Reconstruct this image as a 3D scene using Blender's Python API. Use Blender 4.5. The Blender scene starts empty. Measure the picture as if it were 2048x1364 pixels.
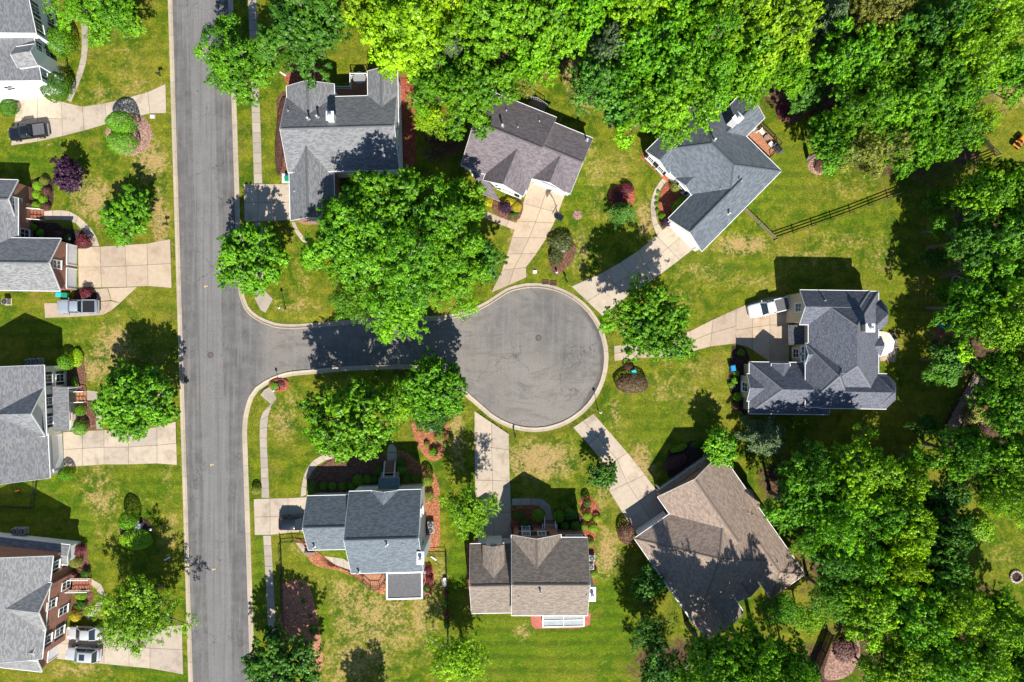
import bpy, bmesh, math, random
import numpy as np
from mathutils import Vector, Matrix
from mathutils.geometry import tessellate_polygon

# ------------------------------------------------------------------ camera, world, sun, exposure
sc = bpy.context.scene
COL = sc.collection
H = 97.0                        # camera height over the road
S = 2048 / (H * 36 / 24)        # photograph pixels per metre on the ground
cam = bpy.data.cameras.new('camera'); cam.lens = 24; cam.sensor_width = 36; cam.clip_end = 3000
camo = bpy.data.objects.new('camera', cam); camo.location = (0, 0, H); COL.objects.link(camo); sc.camera = camo

SUN_EL, SUN_AZ = math.radians(45), math.radians(12)
w = bpy.data.worlds.new('World'); sc.world = w; w.use_nodes = True
sky = w.node_tree.nodes.new('ShaderNodeTexSky'); sky.sky_type = 'NISHITA'; sky.sun_disc = False
sky.sun_elevation = SUN_EL; sky.sun_rotation = math.pi - SUN_AZ; sky.air_density = 1.0; sky.dust_density = 0.2; sky.ozone_density = 4.0
bg = w.node_tree.nodes['Background']; bg.inputs[1].default_value = 0.082
w.node_tree.links.new(sky.outputs[0], bg.inputs[0])
sl = bpy.data.lights.new('sun', 'SUN'); sl.energy = 5.0; sl.angle = math.radians(0.53); sl.color = (1.0, 0.955, 0.88)
so = bpy.data.objects.new('sun', sl); COL.objects.link(so); so.location = (10, -60, 120)
sd = Vector((-math.sin(SUN_AZ) * math.cos(SUN_EL), math.cos(SUN_AZ) * math.cos(SUN_EL), -math.sin(SUN_EL)))
so.rotation_euler = sd.to_track_quat('-Z', 'Y').to_euler()
vs = sc.view_settings; vs.view_transform = 'Standard'; vs.look = 'None'; vs.gamma = 1; vs.use_curve_mapping = False
vs.exposure = 0.75
try:
    sc.cycles.max_bounces = 6; sc.cycles.diffuse_bounces = 3; sc.cycles.transmission_bounces = 4
    sc.cycles.use_denoising = True
except Exception: pass

G = 0.10                        # lawn level; the asphalt lies at 0
R = random.Random(7)

# ------------------------------------------------------------------ helpers
def P(px, py, z=G):
    """photo pixel (2048 wide) at height z -> world point"""
    f = (H - z) / H / S
    return Vector(((px - 1024) * f, (682 - py) * f, z))

def tag(o, label=None, cat=None, group=None, kind=None):
    if label: o['label'] = label
    if cat: o['category'] = cat
    if group: o['group'] = group
    if kind: o['kind'] = kind
    return o

def empty(name, loc, label, cat, group=None):
    o = bpy.data.objects.new(name, None); o.location = loc; o.empty_display_size = .3
    COL.objects.link(o); return tag(o, label, cat, group)

def wloc(o):
    v = Vector((0, 0, 0))
    while o is not None:
        v += o.location; o = o.parent
    return v

def link(name, me, parent=None, loc=None):
    o = bpy.data.objects.new(name, me); COL.objects.link(o)
    if parent is not None: o.parent = parent
    if loc is not None: o.location = loc
    return o

def mesh(name, vs, fs, mats, parent=None, mi=None, uv=None, smooth=False):
    """vertices in world space; the object keeps its root's origin"""
    off = wloc(parent)
    me = bpy.data.meshes.new(name)
    me.from_pydata([tuple(Vector(v) - off) for v in vs], [], fs)
    if not isinstance(mats, (list, tuple)): mats = [mats]
    for m in mats: me.materials.append(m)
    if mi: me.polygons.foreach_set('material_index', mi)
    if uv is not None:
        l = me.uv_layers.new(name='UVMap')
        l.data.foreach_set('uv', np.array([c for f in uv for p in f for c in p], dtype=np.float32))
    if smooth: me.polygons.foreach_set('use_smooth', [True] * len(me.polygons))
    me.update()
    return link(name, me, parent)

class MB:
    """collects shapes for ONE mesh object"""
    def __init__(s): s.v = []; s.f = []; s.m = []
    def add(s, v, f, m=0):
        n = len(s.v); s.v += [Vector(p) for p in v]; s.f += [tuple(i + n for i in q) for q in f]; s.m += [m] * len(f); return s
    def box(s, c, d, rz=0, m=0, M=None):
        x, y, z = d[0] / 2, d[1] / 2, d[2] / 2
        pts = [Vector((i * x, j * y, k * z)) for k in (-1, 1) for j in (-1, 1) for i in (-1, 1)]
        T = Matrix.Translation(c) @ Matrix.Rotation(rz, 4, 'Z')
        if M is not None: T = M @ T
        return s.add([T @ p for p in pts], [(0, 2, 3, 1), (4, 5, 7, 6), (0, 1, 5, 4), (2, 6, 7, 3), (0, 4, 6, 2), (1, 3, 7, 5)], m)
    def bar(s, a, b, wd, ht, m=0, up=(0, 0, 1)):
        a = Vector(a); b = Vector(b); d = (b - a).normalized(); u = Vector(up)
        if abs(d.dot(u)) > .98: u = Vector((1, 0, 0))
        r = d.cross(u).normalized() * wd / 2; u = r.cross(d).normalized() * ht / 2
        p = [a - r - u, a + r - u, a + r + u, a - r + u, b - r - u, b + r - u, b + r + u, b - r + u]
        return s.add(p, [(0, 1, 2, 3), (7, 6, 5, 4), (0, 4, 5, 1), (1, 5, 6, 2), (2, 6, 7, 3), (3, 7, 4, 0)], m)
    def tube(s, pts, rad, n=8, m=0, cap=True):
        rings = []
        for i, p in enumerate(pts):
            p = Vector(p); q = Vector(pts[min(i + 1, len(pts) - 1)]) - Vector(pts[max(i - 1, 0)])
            q.normalize(); u = Vector((1, 0, 0)) if abs(q.x) < .8 else Vector((0, 1, 0))
            a = q.cross(u).normalized(); b = q.cross(a)
            r = rad[i] if isinstance(rad, (list, tuple)) else rad
            rings.append([p + (a * math.cos(2 * math.pi * k / n) + b * math.sin(2 * math.pi * k / n)) * r for k in range(n)])
        v = [x for r in rings for x in r]; f = []
        for i in range(len(pts) - 1):
            for k in range(n):
                f.append((i * n + k, i * n + (k + 1) % n, (i + 1) * n + (k + 1) % n, (i + 1) * n + k))
        if cap: f += [tuple(range(n))[::-1], tuple((len(pts) - 1) * n + k for k in range(n))]
        return s.add(v, f, m)
    def lathe(s, prof, c=(0, 0, 0), n=16, m=0):
        v = []; f = []
        for r, z in prof:
            for k in range(n):
                a = 2 * math.pi * k / n; v.append((c[0] + r * math.cos(a), c[1] + r * math.sin(a), c[2] + z))
        for i in range(len(prof) - 1):
            for k in range(n): f.append((i * n + k, i * n + (k + 1) % n, (i + 1) * n + (k + 1) % n, (i + 1) * n + k))
        f.append(tuple((len(prof) - 1) * n + k for k in range(n)))
        return s.add(v, f, m)
    def prism(s, poly, z0, z1, m=0):
        """closed prism over a plan polygon of world xy points"""
        if sum(poly[i - 1][0] * p[1] - p[0] * poly[i - 1][1] for i, p in enumerate(poly)) < 0: poly = poly[::-1]
        n = len(poly); v = [(p[0], p[1], z0) for p in poly] + [(p[0], p[1], z1) for p in poly]
        f = [(i, (i + 1) % n, n + (i + 1) % n, n + i) for i in range(n)]
        for t in tessellate_polygon([[Vector((p[0], p[1], 0)) for p in poly]]):
            a, b, c = t
            if (Vector(poly[b]).to_2d() - Vector(poly[a]).to_2d()).cross(Vector(poly[c]).to_2d() - Vector(poly[a]).to_2d()) < 0: b, c = c, b
            f += [(n + a, n + b, n + c), (c, b, a)]
        return s.add(v, f, m)
    def obj(s, name, mats, parent=None, smooth=False): return mesh(name, s.v, s.f, mats, parent, s.m, smooth=smooth)
    def local(s, name, mats):
        """a mesh datablock in local space, for copies"""
        me = bpy.data.meshes.new(name); me.from_pydata([tuple(v) for v in s.v], [], s.f)
        for m in (mats if isinstance(mats, (list, tuple)) else [mats]): me.materials.append(m)
        me.polygons.foreach_set('material_index', s.m); me.update(); return me

# ------------------------------------------------------------------ materials
class NT:
    def __init__(s, name):
        s.mat = bpy.data.materials.new(name); s.mat.use_nodes = True; s.t = s.mat.node_tree
        s.b = s.t.nodes['Principled BSDF']; s.out = s.t.nodes['Material Output']
    def n(s, typ, **kw):
        o = s.t.nodes.new('ShaderNode' + typ)
        for k, v in kw.items(): setattr(o, k, v)
        return o
    def l(s, a, b): s.t.links.new(a, b)
    def put(s, sock, v):
        if hasattr(v, 'is_output') or isinstance(v, bpy.types.NodeSocket): s.l(v, sock)
        else: sock.default_value = v
    def noise(s, vec, scale, det=3, rough=.6, dist=0):
        o = s.n('TexNoise'); o.inputs['Scale'].default_value = scale; o.inputs['Detail'].default_value = det
        o.inputs['Roughness'].default_value = rough; o.inputs['Distortion'].default_value = dist
        s.l(vec, o.inputs['Vector']); return o.outputs['Fac']
    def math(s, op, a, b=0., c=None, clamp=False):
        o = s.n('Math', operation=op, use_clamp=clamp); s.put(o.inputs[0], a); s.put(o.inputs[1], b)
        if c is not None: s.put(o.inputs[2], c)
        return o.outputs[0]
    def mix(s, f, a, b, mode='MIX'):
        o = s.n('Mix', data_type='RGBA', blend_type=mode); s.put(o.inputs['Factor'], f)
        for k, v in (('A', a), ('B', b)):
            sk = [i for i in o.inputs if i.name == k and i.type == 'RGBA'][0]
            s.put(sk, v if not isinstance(v, tuple) else (v + (1,))[:4])
        return [i for i in o.outputs if i.type == 'RGBA'][0]
    def ss(s, v, a, b):
        o = s.n('MapRange', interpolation_type='SMOOTHSTEP'); s.put(o.inputs[0], v)
        o.inputs[1].default_value = a; o.inputs[2].default_value = b; return o.outputs[0]
    def pos(s): return s.n('NewGeometry').outputs['Position']
    def objp(s): return s.n('TexCoord').outputs['Object']
    def mapv(s, v, scale=(1, 1, 1), rot=(0, 0, 0)):
        o = s.n('Mapping'); o.inputs['Scale'].default_value = scale; o.inputs['Rotation'].default_value = rot
        s.l(v, o.inputs['Vector']); return o.outputs[0]
    def bump(s, h, st=.3, d=.05):
        o = s.n('Bump'); o.inputs['Strength'].default_value = st; o.inputs['Distance'].default_value = d
        s.l(h, o.inputs['Height']); s.l(o.outputs[0], s.b.inputs['Normal'])
    def fin(s, col=None, rough=.8, spec=.3, metal=0):
        if col is not None: s.put(s.b.inputs['Base Color'], (col + (1,))[:4] if isinstance(col, tuple) else col)
        s.put(s.b.inputs['Roughness'], rough); s.b.inputs['Specular IOR Level'].default_value = spec
        s.b.inputs['Metallic'].default_value = metal; return s.mat

def simple(name, c, rough=.7, var=.15, scale=3, spec=.3, metal=0, rnd=0.):
    m = NT(name); p = m.objp()
    f = m.noise(p, scale, 4, .65); hi = tuple(min(1, x * (1 + var)) for x in c); lo = tuple(x * (1 - var) for x in c)
    col = m.mix(m.ss(f, .3, .7), lo, hi)
    if rnd:
        r = m.n('ObjectInfo').outputs['Random']
        col = m.mix(1., col, m.mix(r, (1 - rnd,) * 3, (1 + rnd * .4,) * 3), 'MULTIPLY')
    return m.fin(col, rough, spec, metal)

def asphalt_mat():
    m = NT('asphalt'); p = m.pos()
    u = m.n('VectorMath', operation='DOT_PRODUCT'); m.l(p, u.inputs[0]); a = math.radians(1.75)
    u.inputs[1].default_value = (math.cos(a), -math.sin(a) * -1, 0); u = u.outputs['Value']
    sx = m.n('SeparateXYZ'); m.l(p, sx.inputs[0])
    streak = m.noise(m.mapv(p, (1.2, .05, 1), (0, 0, -a)), 1.6, 4, .6)
    big = m.noise(p, .07, 4, .6, .6); mid = m.noise(p, .5, 5, .65); fine = m.noise(p, 5, 5, .8)
    wig = m.math('MULTIPLY', m.math('SUBTRACT', m.noise(p, .8, 2), .5), .12)
    uu = m.math('ADD', u, wig)
    # paving lanes of the street: a paler middle strip
    x0 = (445 - 1024) / S; x1 = (398 - 1024) / S
    lane = m.math('MULTIPLY', m.ss(uu, x1 - .08, x1 + .08), m.math('SUBTRACT', 1., m.ss(uu, x0 - .06, x0 + .06)))
    court = m.ss(uu, (500 - 1024) / S, (560 - 1024) / S)
    col = m.mix(m.ss(mid, .3, .72), (.098, .093, .088), (.162, .154, .146))
    col = m.mix(m.math('MULTIPLY', lane, .55), col, (.218, .210, .201))
    col = m.mix(m.math('MULTIPLY', court, m.ss(big, .28, .62)), col, (.232, .206, .178))
    col = m.mix(m.math('MULTIPLY', m.ss(streak, .46, .66), .45), col, (.228, .219, .209))
    # swirl stains of the turning circle
    sw = m.noise(m.mapv(p, (.35, 1., 1), (0, 0, .5)), .45, 5, .7, 1.4)
    col = m.mix(m.math('MULTIPLY', m.math('MULTIPLY', court, m.ss(sw, .48, .66)), .62), col, (.125, .113, .102))
    col = m.mix(m.math('MULTIPLY', m.ss(fine, .42, .66), .5), col, (.085, .083, .084))
    # tyre arcs of the turning circle, and the darker sealed strip along its right edge
    cv = m.n('VectorMath', operation='SUBTRACT'); m.l(p, cv.inputs[0]); cv.inputs[1].default_value = ((1068 - 1024) / S, (682 - 715) / S, 0)
    cx = m.n('SeparateXYZ'); m.l(cv.outputs[0], cx.inputs[0])
    rad = m.n('VectorMath', operation='LENGTH'); m.l(cv.outputs[0], rad.inputs[0]); rad = rad.outputs['Value']
    ang = m.math('ARCTAN2', cx.outputs[1], cx.outputs[0])
    pc = m.n('CombineXYZ'); m.l(m.math('ADD', rad, m.math('MULTIPLY', mid, .8)), pc.inputs[0]); m.l(ang, pc.inputs[1])
    arc = m.noise(m.mapv(pc.outputs[0], (1.5, .55, 1)), 1.3, 5, .65)
    inb = m.math('SUBTRACT', 1., m.ss(rad, 10.2, 10.9))
    col = m.mix(m.math('MULTIPLY', m.math('MULTIPLY', inb, m.math('MULTIPLY', m.ss(arc, .48, .68), m.ss(sw, .42, .6))), .42), col, (.125, .115, .106))
    col = m.mix(m.math('MULTIPLY', m.math('MULTIPLY', inb, m.ss(m.math('SUBTRACT', 1., arc), .56, .74)), .25), col, (.30, .278, .25))
    rim_ = m.math('MULTIPLY', m.math('MULTIPLY', m.ss(m.math('ADD', rad, m.math('MULTIPLY', mid, 1.6)), 9.9, 10.5), inb), m.ss(cx.outputs[0], 5., 8.))
    col = m.mix(m.math('MULTIPLY', rim_, .75), col, (.065, .062, .064))
    # oil drips and dark tyre tracks along the lanes
    spot = m.n('TexVoronoi'); spot.inputs['Scale'].default_value = .55; m.l(p, spot.inputs['Vector'])
    col = m.mix(m.math('MULTIPLY', m.math('SUBTRACT', 1., m.ss(spot.outputs['Distance'], .03, .16)), m.math('MULTIPLY', m.ss(mid, .45, .6), .5)), col, (.07, .066, .064))
    trk = m.noise(m.mapv(p, (2.2, .03, 1), (0, 0, -a)), 1.1, 3, .5)
    col = m.mix(m.math('MULTIPLY', m.math('MULTIPLY', m.math('SUBTRACT', 1., court), m.ss(trk, .5, .68)), .4), col, (.088, .085, .084))
    # cracks
    vo = m.n('TexVoronoi', feature='DISTANCE_TO_EDGE'); vo.inputs['Scale'].default_value = .2
    wp = m.n('VectorMath', operation='ADD'); m.l(p, wp.inputs[0])
    nn = m.n('TexNoise'); nn.inputs['Scale'].default_value = .9; nn.inputs['Detail'].default_value = 5; m.l(p, nn.inputs['Vector'])
    sc_ = m.n('VectorMath', operation='SCALE'); m.l(nn.outputs['Color'], sc_.inputs[0]); sc_.inputs['Scale'].default_value = 2.2
    m.l(sc_.outputs[0], wp.inputs[1]); m.l(wp.outputs[0], vo.inputs['Vector'])
    ck = m.math('MULTIPLY', m.math('SUBTRACT', 1., m.ss(vo.outputs['Distance'], .004, .014)), m.ss(m.noise(p, .16, 3), .46, .58))
    col = m.mix(m.math('MULTIPLY', ck, .55), col, (.05, .048, .05))
    m.bump(m.noise(p, 25, 2), .15, .01)
    return m.fin(col, .85, .25)

def concrete_mat(name, c, stain=(.2, .17, .13), rnd=.16):
    m = NT(name); p = m.pos()
    big = m.noise(p, .35, 5, .7, .5); mid = m.noise(p, 1.8, 4, .7); fine = m.noise(p, 11, 3, .7)
    r = m.n('ObjectInfo').outputs['Random']
    col = m.mix(m.ss(mid, .3, .75), tuple(x * .86 for x in c), c)
    col = m.mix(m.math('MULTIPLY', m.ss(big, .48, .70), .6), col, stain)
    col = m.mix(m.math('MULTIPLY', m.ss(fine, .55, .8), .3), col, tuple(x * .6 for x in c))
    col = m.mix(1., col, m.mix(r, (1 - rnd, 1 - rnd, 1 - rnd * .8), (1.05, 1.04, 1.02)), 'MULTIPLY')
    m.bump(fine, .15, .01); return m.fin(col, .85, .25)

def roof_mat(name, c, speck=.5, dark=.55, sp_col=None):
    m = NT(name); uv = m.n('UVMap').outputs[0]; p = m.pos()
    br = m.n('TexBrick'); br.offset = .37; br.squash = 1
    br.inputs['Scale'].default_value = 1; br.inputs['Brick Width'].default_value = .42; br.inputs['Row Height'].default_value = .16
    br.inputs['Mortar Size'].default_value = .012; br.inputs['Color1'].default_value = (0, 0, 0, 1); br.inputs['Color2'].default_value = (1, 1, 1, 1)
    br.inputs['Mortar'].default_value = (0, 0, 0, 1); br.inputs['Bias'].default_value = 0
    m.l(uv, br.inputs['Vector'])
    tab = br.outputs['Color']; f = m.n('RGBToBW'); m.l(tab, f.inputs[0]); f = f.outputs[0]
    stre = m.noise(m.mapv(uv, (2.4, 3.8, 1)), 2.0, 5, .8); blot = m.noise(p, .28, 4, .6, .4); fine = m.noise(uv, 7, 3, .7)
    hi = sp_col or tuple(min(1, x * 1.5) for x in c); lo = tuple(x * dark for x in c)
    col = m.mix(m.math('MULTIPLY', m.ss(f, .1, .9), .8), tuple(x * .68 for x in c), tuple(x * 1.25 for x in c))
    col = m.mix(m.math('MULTIPLY', m.ss(stre, .46, .70), speck), col, hi)
    col = m.mix(m.math('MULTIPLY', m.ss(fine, .5, .8), .45), col, lo)
    col = m.mix(m.math('MULTIPLY', m.ss(blot, .52, .8), .35), col, lo)
    col = m.mix(m.math('MULTIPLY', br.outputs['Fac'], .5), col, lo)
    m.bump(m.math('ADD', f, fine), .35, .02); return m.fin(col, .9, .2)

def siding_mat(name, c, step=.2, dk=.72):
    m = NT(name); p = m.pos(); sx = m.n('SeparateXYZ'); m.l(p, sx.inputs[0])
    fr = m.math('FRACT', m.math('DIVIDE', sx.outputs[2], step))
    col = m.mix(m.ss(fr, .0, .16), tuple(x * dk for x in c), c)
    col = m.mix(m.math('MULTIPLY', m.ss(m.noise(p, .8, 4), .5, .8), .2), col, tuple(x * .75 for x in c))
    m.bump(fr, .4, .02); return m.fin(col, .6, .3)

def brick_mat(name, c1, c2, mortar=(.42, .36, .31)):
    m = NT(name); p = m.pos(); sx = m.n('SeparateXYZ'); m.l(p, sx.inputs[0])
    cb = m.n('CombineXYZ'); m.l(m.math('ADD', sx.outputs[0], sx.outputs[1]), cb.inputs[0]); m.l(sx.outputs[2], cb.inputs[1])
    br = m.n('TexBrick'); br.inputs['Scale'].default_value = 1; br.inputs['Brick Width'].default_value = .24
    br.inputs['Row Height'].default_value = .085; br.inputs['Mortar Size'].default_value = .009
    br.inputs['Color1'].default_value = c1 + (1,); br.inputs['Color2'].default_value = c2 + (1,); br.inputs['Mortar'].default_value = mortar + (1,)
    m.l(cb.outputs[0], br.inputs['Vector'])
    col = m.mix(m.math('MULTIPLY', m.ss(m.noise(p, 1.1, 4), .45, .8), .35), br.outputs['Color'], tuple(x * .5 for x in c1))
    m.bump(br.outputs['Fac'], -.3, .01); return m.fin(col, .85, .2)

def mulch_mat(name, c, c2=None):
    m = NT(name); p = m.pos(); c2 = c2 or tuple(x * .35 for x in c)
    v = m.n('TexVoronoi'); v.inputs['Scale'].default_value = 7; m.l(p, v.inputs['Vector'])
    f = m.noise(p, 5, 5, .75); b = m.noise(p, .9, 4)
    col = m.mix(m.ss(f, .34, .68), c2, c)
    sepc = m.n('SeparateColor'); m.l(v.outputs['Color'], sepc.inputs[0])
    col = m.mix(m.math('MULTIPLY', m.ss(sepc.outputs[0], .65, .95), .5), col, tuple(min(1, x * 1.7) for x in c))
    col = m.mix(m.math('MULTIPLY', m.ss(b, .5, .75), .45), col, c2)
    m.bump(m.math('ADD', f, v.outputs['Distance']), .7, .06); return m.fin(col, .95, .1)

def leaf_mat():
    m = NT('foliage')
    oi = m.n('ObjectInfo'); at = m.n('Attribute', attribute_name='var')
    f = at.outputs['Fac']
    c = oi.outputs['Color']
    hi = m.n('HueSaturation'); hi.inputs['Hue'].default_value = .485; hi.inputs['Saturation'].default_value = 1.0; hi.inputs['Value'].default_value = 1.9
    lo = m.n('HueSaturation'); lo.inputs['Hue'].default_value = .515; lo.inputs['Value'].default_value = .5
    m.l(c, hi.inputs['Color']); m.l(c, lo.inputs['Color'])
    col = m.mix(f, lo.outputs[0], hi.outputs[0])
    d = m.n('BsdfDiffuse'); t = m.n('BsdfTranslucent'); g = m.n('BsdfGlossy'); g.inputs['Roughness'].default_value = .45
    g.inputs['Color'].default_value = (.8, .85, .8, 1)
    tc = m.mix(1., col, (1.25, 1.15, .5), 'MULTIPLY')
    m.l(col, d.inputs['Color']); m.l(tc, t.inputs['Color'])
    a = m.n('MixShader'); a.inputs[0].default_value = .2; m.l(d.outputs[0], a.inputs[1]); m.l(t.outputs[0], a.inputs[2])
    b = m.n('MixShader'); b.inputs[0].default_value = .025; m.l(a.outputs[0], b.inputs[1]); m.l(g.outputs[0], b.inputs[2])
    m.l(b.outputs[0], m.out.inputs['Surface']); return m.mat

def ground_mat():
    m = NT('lawn_grass'); p = m.pos()
    at = m.n('Attribute', attribute_name='cover'); sp = m.n('SeparateColor'); m.l(at.outputs['Color'], sp.inputs[0])
    dry, soil_shade, lush = sp.outputs[0], sp.outputs[1], sp.outputs[2]
    big = m.noise(p, .09, 4, .6, .5); mid = m.noise(p, .55, 5, .7, .4); fin_ = m.noise(p, 2.6, 6, .8); vf = m.noise(p, 7, 4, .8)
    g = m.mix(m.ss(mid, .38, .60), (.050, .112, .004), (.190, .212, .010))
    g = m.mix(m.math('MULTIPLY', m.ss(big, .42, .62), .5), g, (.285, .25, .026))
    g = m.mix(m.math('MULTIPLY', lush, .8), g, (.085, .185, .004))
    sxy = m.n('SeparateXYZ'); m.l(p, sxy.inputs[0])
    mow = m.math('SINE', m.math('ADD', m.math('MULTIPLY', sxy.outputs[1], 3.3), m.math('MULTIPLY', m.math('ADD', mid, big), 5.)))
    g = m.mix(m.math('MULTIPLY', m.ss(mow, -.2, .9), m.math('ADD', .2, m.math('MULTIPLY', lush, .4))), g, (.04, .075, .005))
    g = m.mix(m.math('MULTIPLY', m.ss(vf, .45, .58), .68), g, (.030, .056, .004))
    g = m.mix(m.math('MULTIPLY', m.ss(fin_, .52, .70), .42), g, (.34, .285, .05))
    bm = m.noise(p, .22, 5, .7, .8)
    g = m.mix(m.math('MULTIPLY', m.math('MULTIPLY', m.ss(bm, .54, .66), m.ss(fin_, .4, .6)), m.math('SUBTRACT', .5, m.math('MULTIPLY', lush, .5))), g, (.26, .165, .05))
    # scorched straw-coloured patches
    k = m.math('ADD', m.math('MULTIPLY', m.math('SUBTRACT', fin_, .5), 2.6), m.math('MULTIPLY', m.math('SUBTRACT', mid, .5), 1.3))
    k = m.math('ADD', k, m.math('MULTIPLY', m.math('SUBTRACT', vf, .5), 1.2))
    k = m.math('SUBTRACT', m.math('ADD', k, dry), m.math('MULTIPLY', lush, .45))
    straw = m.mix(m.ss(vf, .3, .7), (.24, .145, .05), (.54, .37, .175))
    g = m.mix(m.math('MULTIPLY', m.ss(k, .37, .80), .85), g, straw)
    ks = m.math('ADD', m.math('MULTIPLY', m.math('SUBTRACT', mid, .5), .8), soil_shade)
    lit = m.mix(m.ss(fin_, .35, .7), (.045, .026, .016), (.17, .10, .06))
    g = m.mix(m.ss(ks, .4, .62), g, lit)
    m.bump(m.math('ADD', fin_, vf), .8, .09); return m.fin(g, .95, .08)

def car_paint(name, c, rough=.25):
    m = NT(name); p = m.objp(); m.b.inputs['Coat Weight'].default_value = .5; m.b.inputs['Coat Roughness'].default_value = .08
    col = m.mix(m.math('MULTIPLY', m.ss(m.noise(p, 2.5, 4), .45, .8), .2), c, tuple(x * .75 for x in c))
    return m.fin(col, rough, .5, .1)

M = {}
def build_mats():
    M['asphalt'] = asphalt_mat(); M['ground'] = ground_mat(); M['leaf'] = leaf_mat()
    M['conc'] = concrete_mat('pale_concrete', (.50, .415, .315), (.25, .195, .14))
    M['conc_tan'] = concrete_mat('tan_concrete', (.49, .385, .275), (.31, .21, .13))
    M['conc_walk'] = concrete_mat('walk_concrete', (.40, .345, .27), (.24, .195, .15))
    M['kerb'] = concrete_mat('kerb_concrete', (.46, .385, .285), (.30, .25, .19), .12)
    M['joint'] = simple('joint_dirt', (.065, .052, .038), .95, .3, 6)
    for n, c, s_ in (('r_grey', (.195, .198, .205), .6), ('r_slate', (.09, .095, .105), .5), ('r_mauve', (.172, .148, .158), .65),
                     ('r_blue', (.135, .155, .178), .45), ('r_navy', (.105, .115, .145), .85), ('r_brown', (.305, .232, .182), .65),
                     ('r_tan', (.225, .185, .15), .65), ('r_pale', (.23, .23, .23), .45), ('r_storm', (.135, .158, .178), .7)):
        M[n] = roof_mat('shingle_' + n[2:], c, s_, .5 if n != 'r_navy' else .45, (.33, .33, .35) if n == 'r_navy' else None)
    M['cap_navy'] = roof_mat('cap_navy', (.26, .26, .28), .5)  # paler cap shingles, with some sunlit brightness put into the colour
    M['pane_g'] = simple('frosted_pane', (.30, .34, .34), .3, .15, 3, .5)
    M['metal_roof'] = simple('blue_grey_metal', (.10, .16, .20), .4, .15, 2, .5)
    M['white'] = siding_mat('white_siding', (.80, .80, .79)); M['cream'] = siding_mat('cream_siding', (.66, .61, .53))
    M['beige'] = siding_mat('beige_siding', (.50, .41, .29)); M['trim'] = simple('white_trim', (.78, .78, .76), .5, .06, 2)
    M['brick'] = brick_mat('red_brick', (.26, .075, .042), (.34, .115, .06)); M['brick_br'] = brick_mat('brown_brick', (.20, .085, .055), (.28, .13, .08))
    M['door_w'] = simple('white_door', (.74, .74, .73), .45, .05, 2); M['wood_d'] = simple('dark_wood', (.06, .042, .032), .7, .3, 5)
    M['deck'] = simple('red_deck_boards', (.36, .16, .085), .7, .25, 4, rnd=.1); M['wood'] = simple('weathered_timber', (.24, .18, .13), .85, .3, 5)
    M['glass'] = NT('window_glass').fin((.022, .032, .042), .08, .8); M['dark'] = simple('black_metal', (.018, .018, .02), .5, .2, 4)
    M['grey'] = simple('grey_metal', (.33, .34, .34), .45, .12, 5, .5, .3); M['dkgrey'] = simple('dark_grey', (.10, .10, .105), .6, .2, 5)
    M['green_sh'] = simple('green_shutter', (.02, .05, .035), .6, .2, 4); M['black_sh'] = simple('black_shutter', (.02, .021, .024), .6, .2, 4)
    M['m_pine'] = mulch_mat('pine_straw', (.42, .17, .085), (.16, .06, .03)); M['m_dark'] = mulch_mat('dark_mulch', (.075, .045, .035), (.02, .012, .01))
    M['m_red'] = mulch_mat('red_mulch', (.38, .125, .075), (.16, .035, .02)); M['m_pink'] = mulch_mat('faded_mulch', (.38, .24, .185), (.14, .075, .055))
    M['clay'] = mulch_mat('red_clay', (.46, .22, .135), (.24, .09, .05)); M['m_brown'] = mulch_mat('brown_mulch', (.20, .10, .065), (.06, .03, .02))
    M['bark'] = simple('bark', (.17, .145, .12), .95, .45, 9); M['stone'] = simple('stone', (.46, .38, .33), .9, .3, 3, rnd=.3)
    M['rim'] = simple('alloy_rim', (.45, .45, .46), .3, .1, 4, .6, .7); M['tyre'] = simple('tyre_rubber', (.018, .018, .018), .85, .2, 5)
    M['red_l'] = simple('tail_lamp', (.45, .02, .015), .25, .1, 4, .5); M['head_l'] = simple('head_lamp', (.75, .76, .78), .15, .1, 4, .6)
    M['p_black'] = car_paint('black_paint', (.010, .011, .015)); M['p_white'] = car_paint('white_paint', (.74, .75, .76))
    M['p_silver'] = car_paint('silver_paint', (.44, .45, .47)); M['p_steel'] = car_paint('steel_blue_paint', (.30, .34, .39))
    M['p_sand'] = car_paint('pale_silver_paint', (.47, .47, .46)); M['p_navy'] = car_paint('black_blue_paint', (.012, .017, .025))
    M['teal'] = simple('turquoise_plastic', (.03, .42, .44), .5, .12, 4); M['green_p'] = simple('green_plastic', (.01, .22, .11), .5, .12, 4)
    M['blue_p'] = simple('blue_plastic', (.015, .22, .50), .5, .12, 4); M['orange'] = simple('orange_paint', (.75, .25, .03), .5, .12, 4)
    M['ivory'] = simple('ivory_canvas', (.74, .68, .56), .85, .08, 3); M['iron'] = simple('rusty_iron', (.10, .05, .042), .8, .3, 8)
    M['yellow'] = simple('faded_yellow_paint', (.62, .42, .16), .8, .3, 10); M['paver'] = brick_mat('red_paver', (.40, .11, .08), (.46, .16, .11), (.3, .16, .12))
build_mats()
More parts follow.
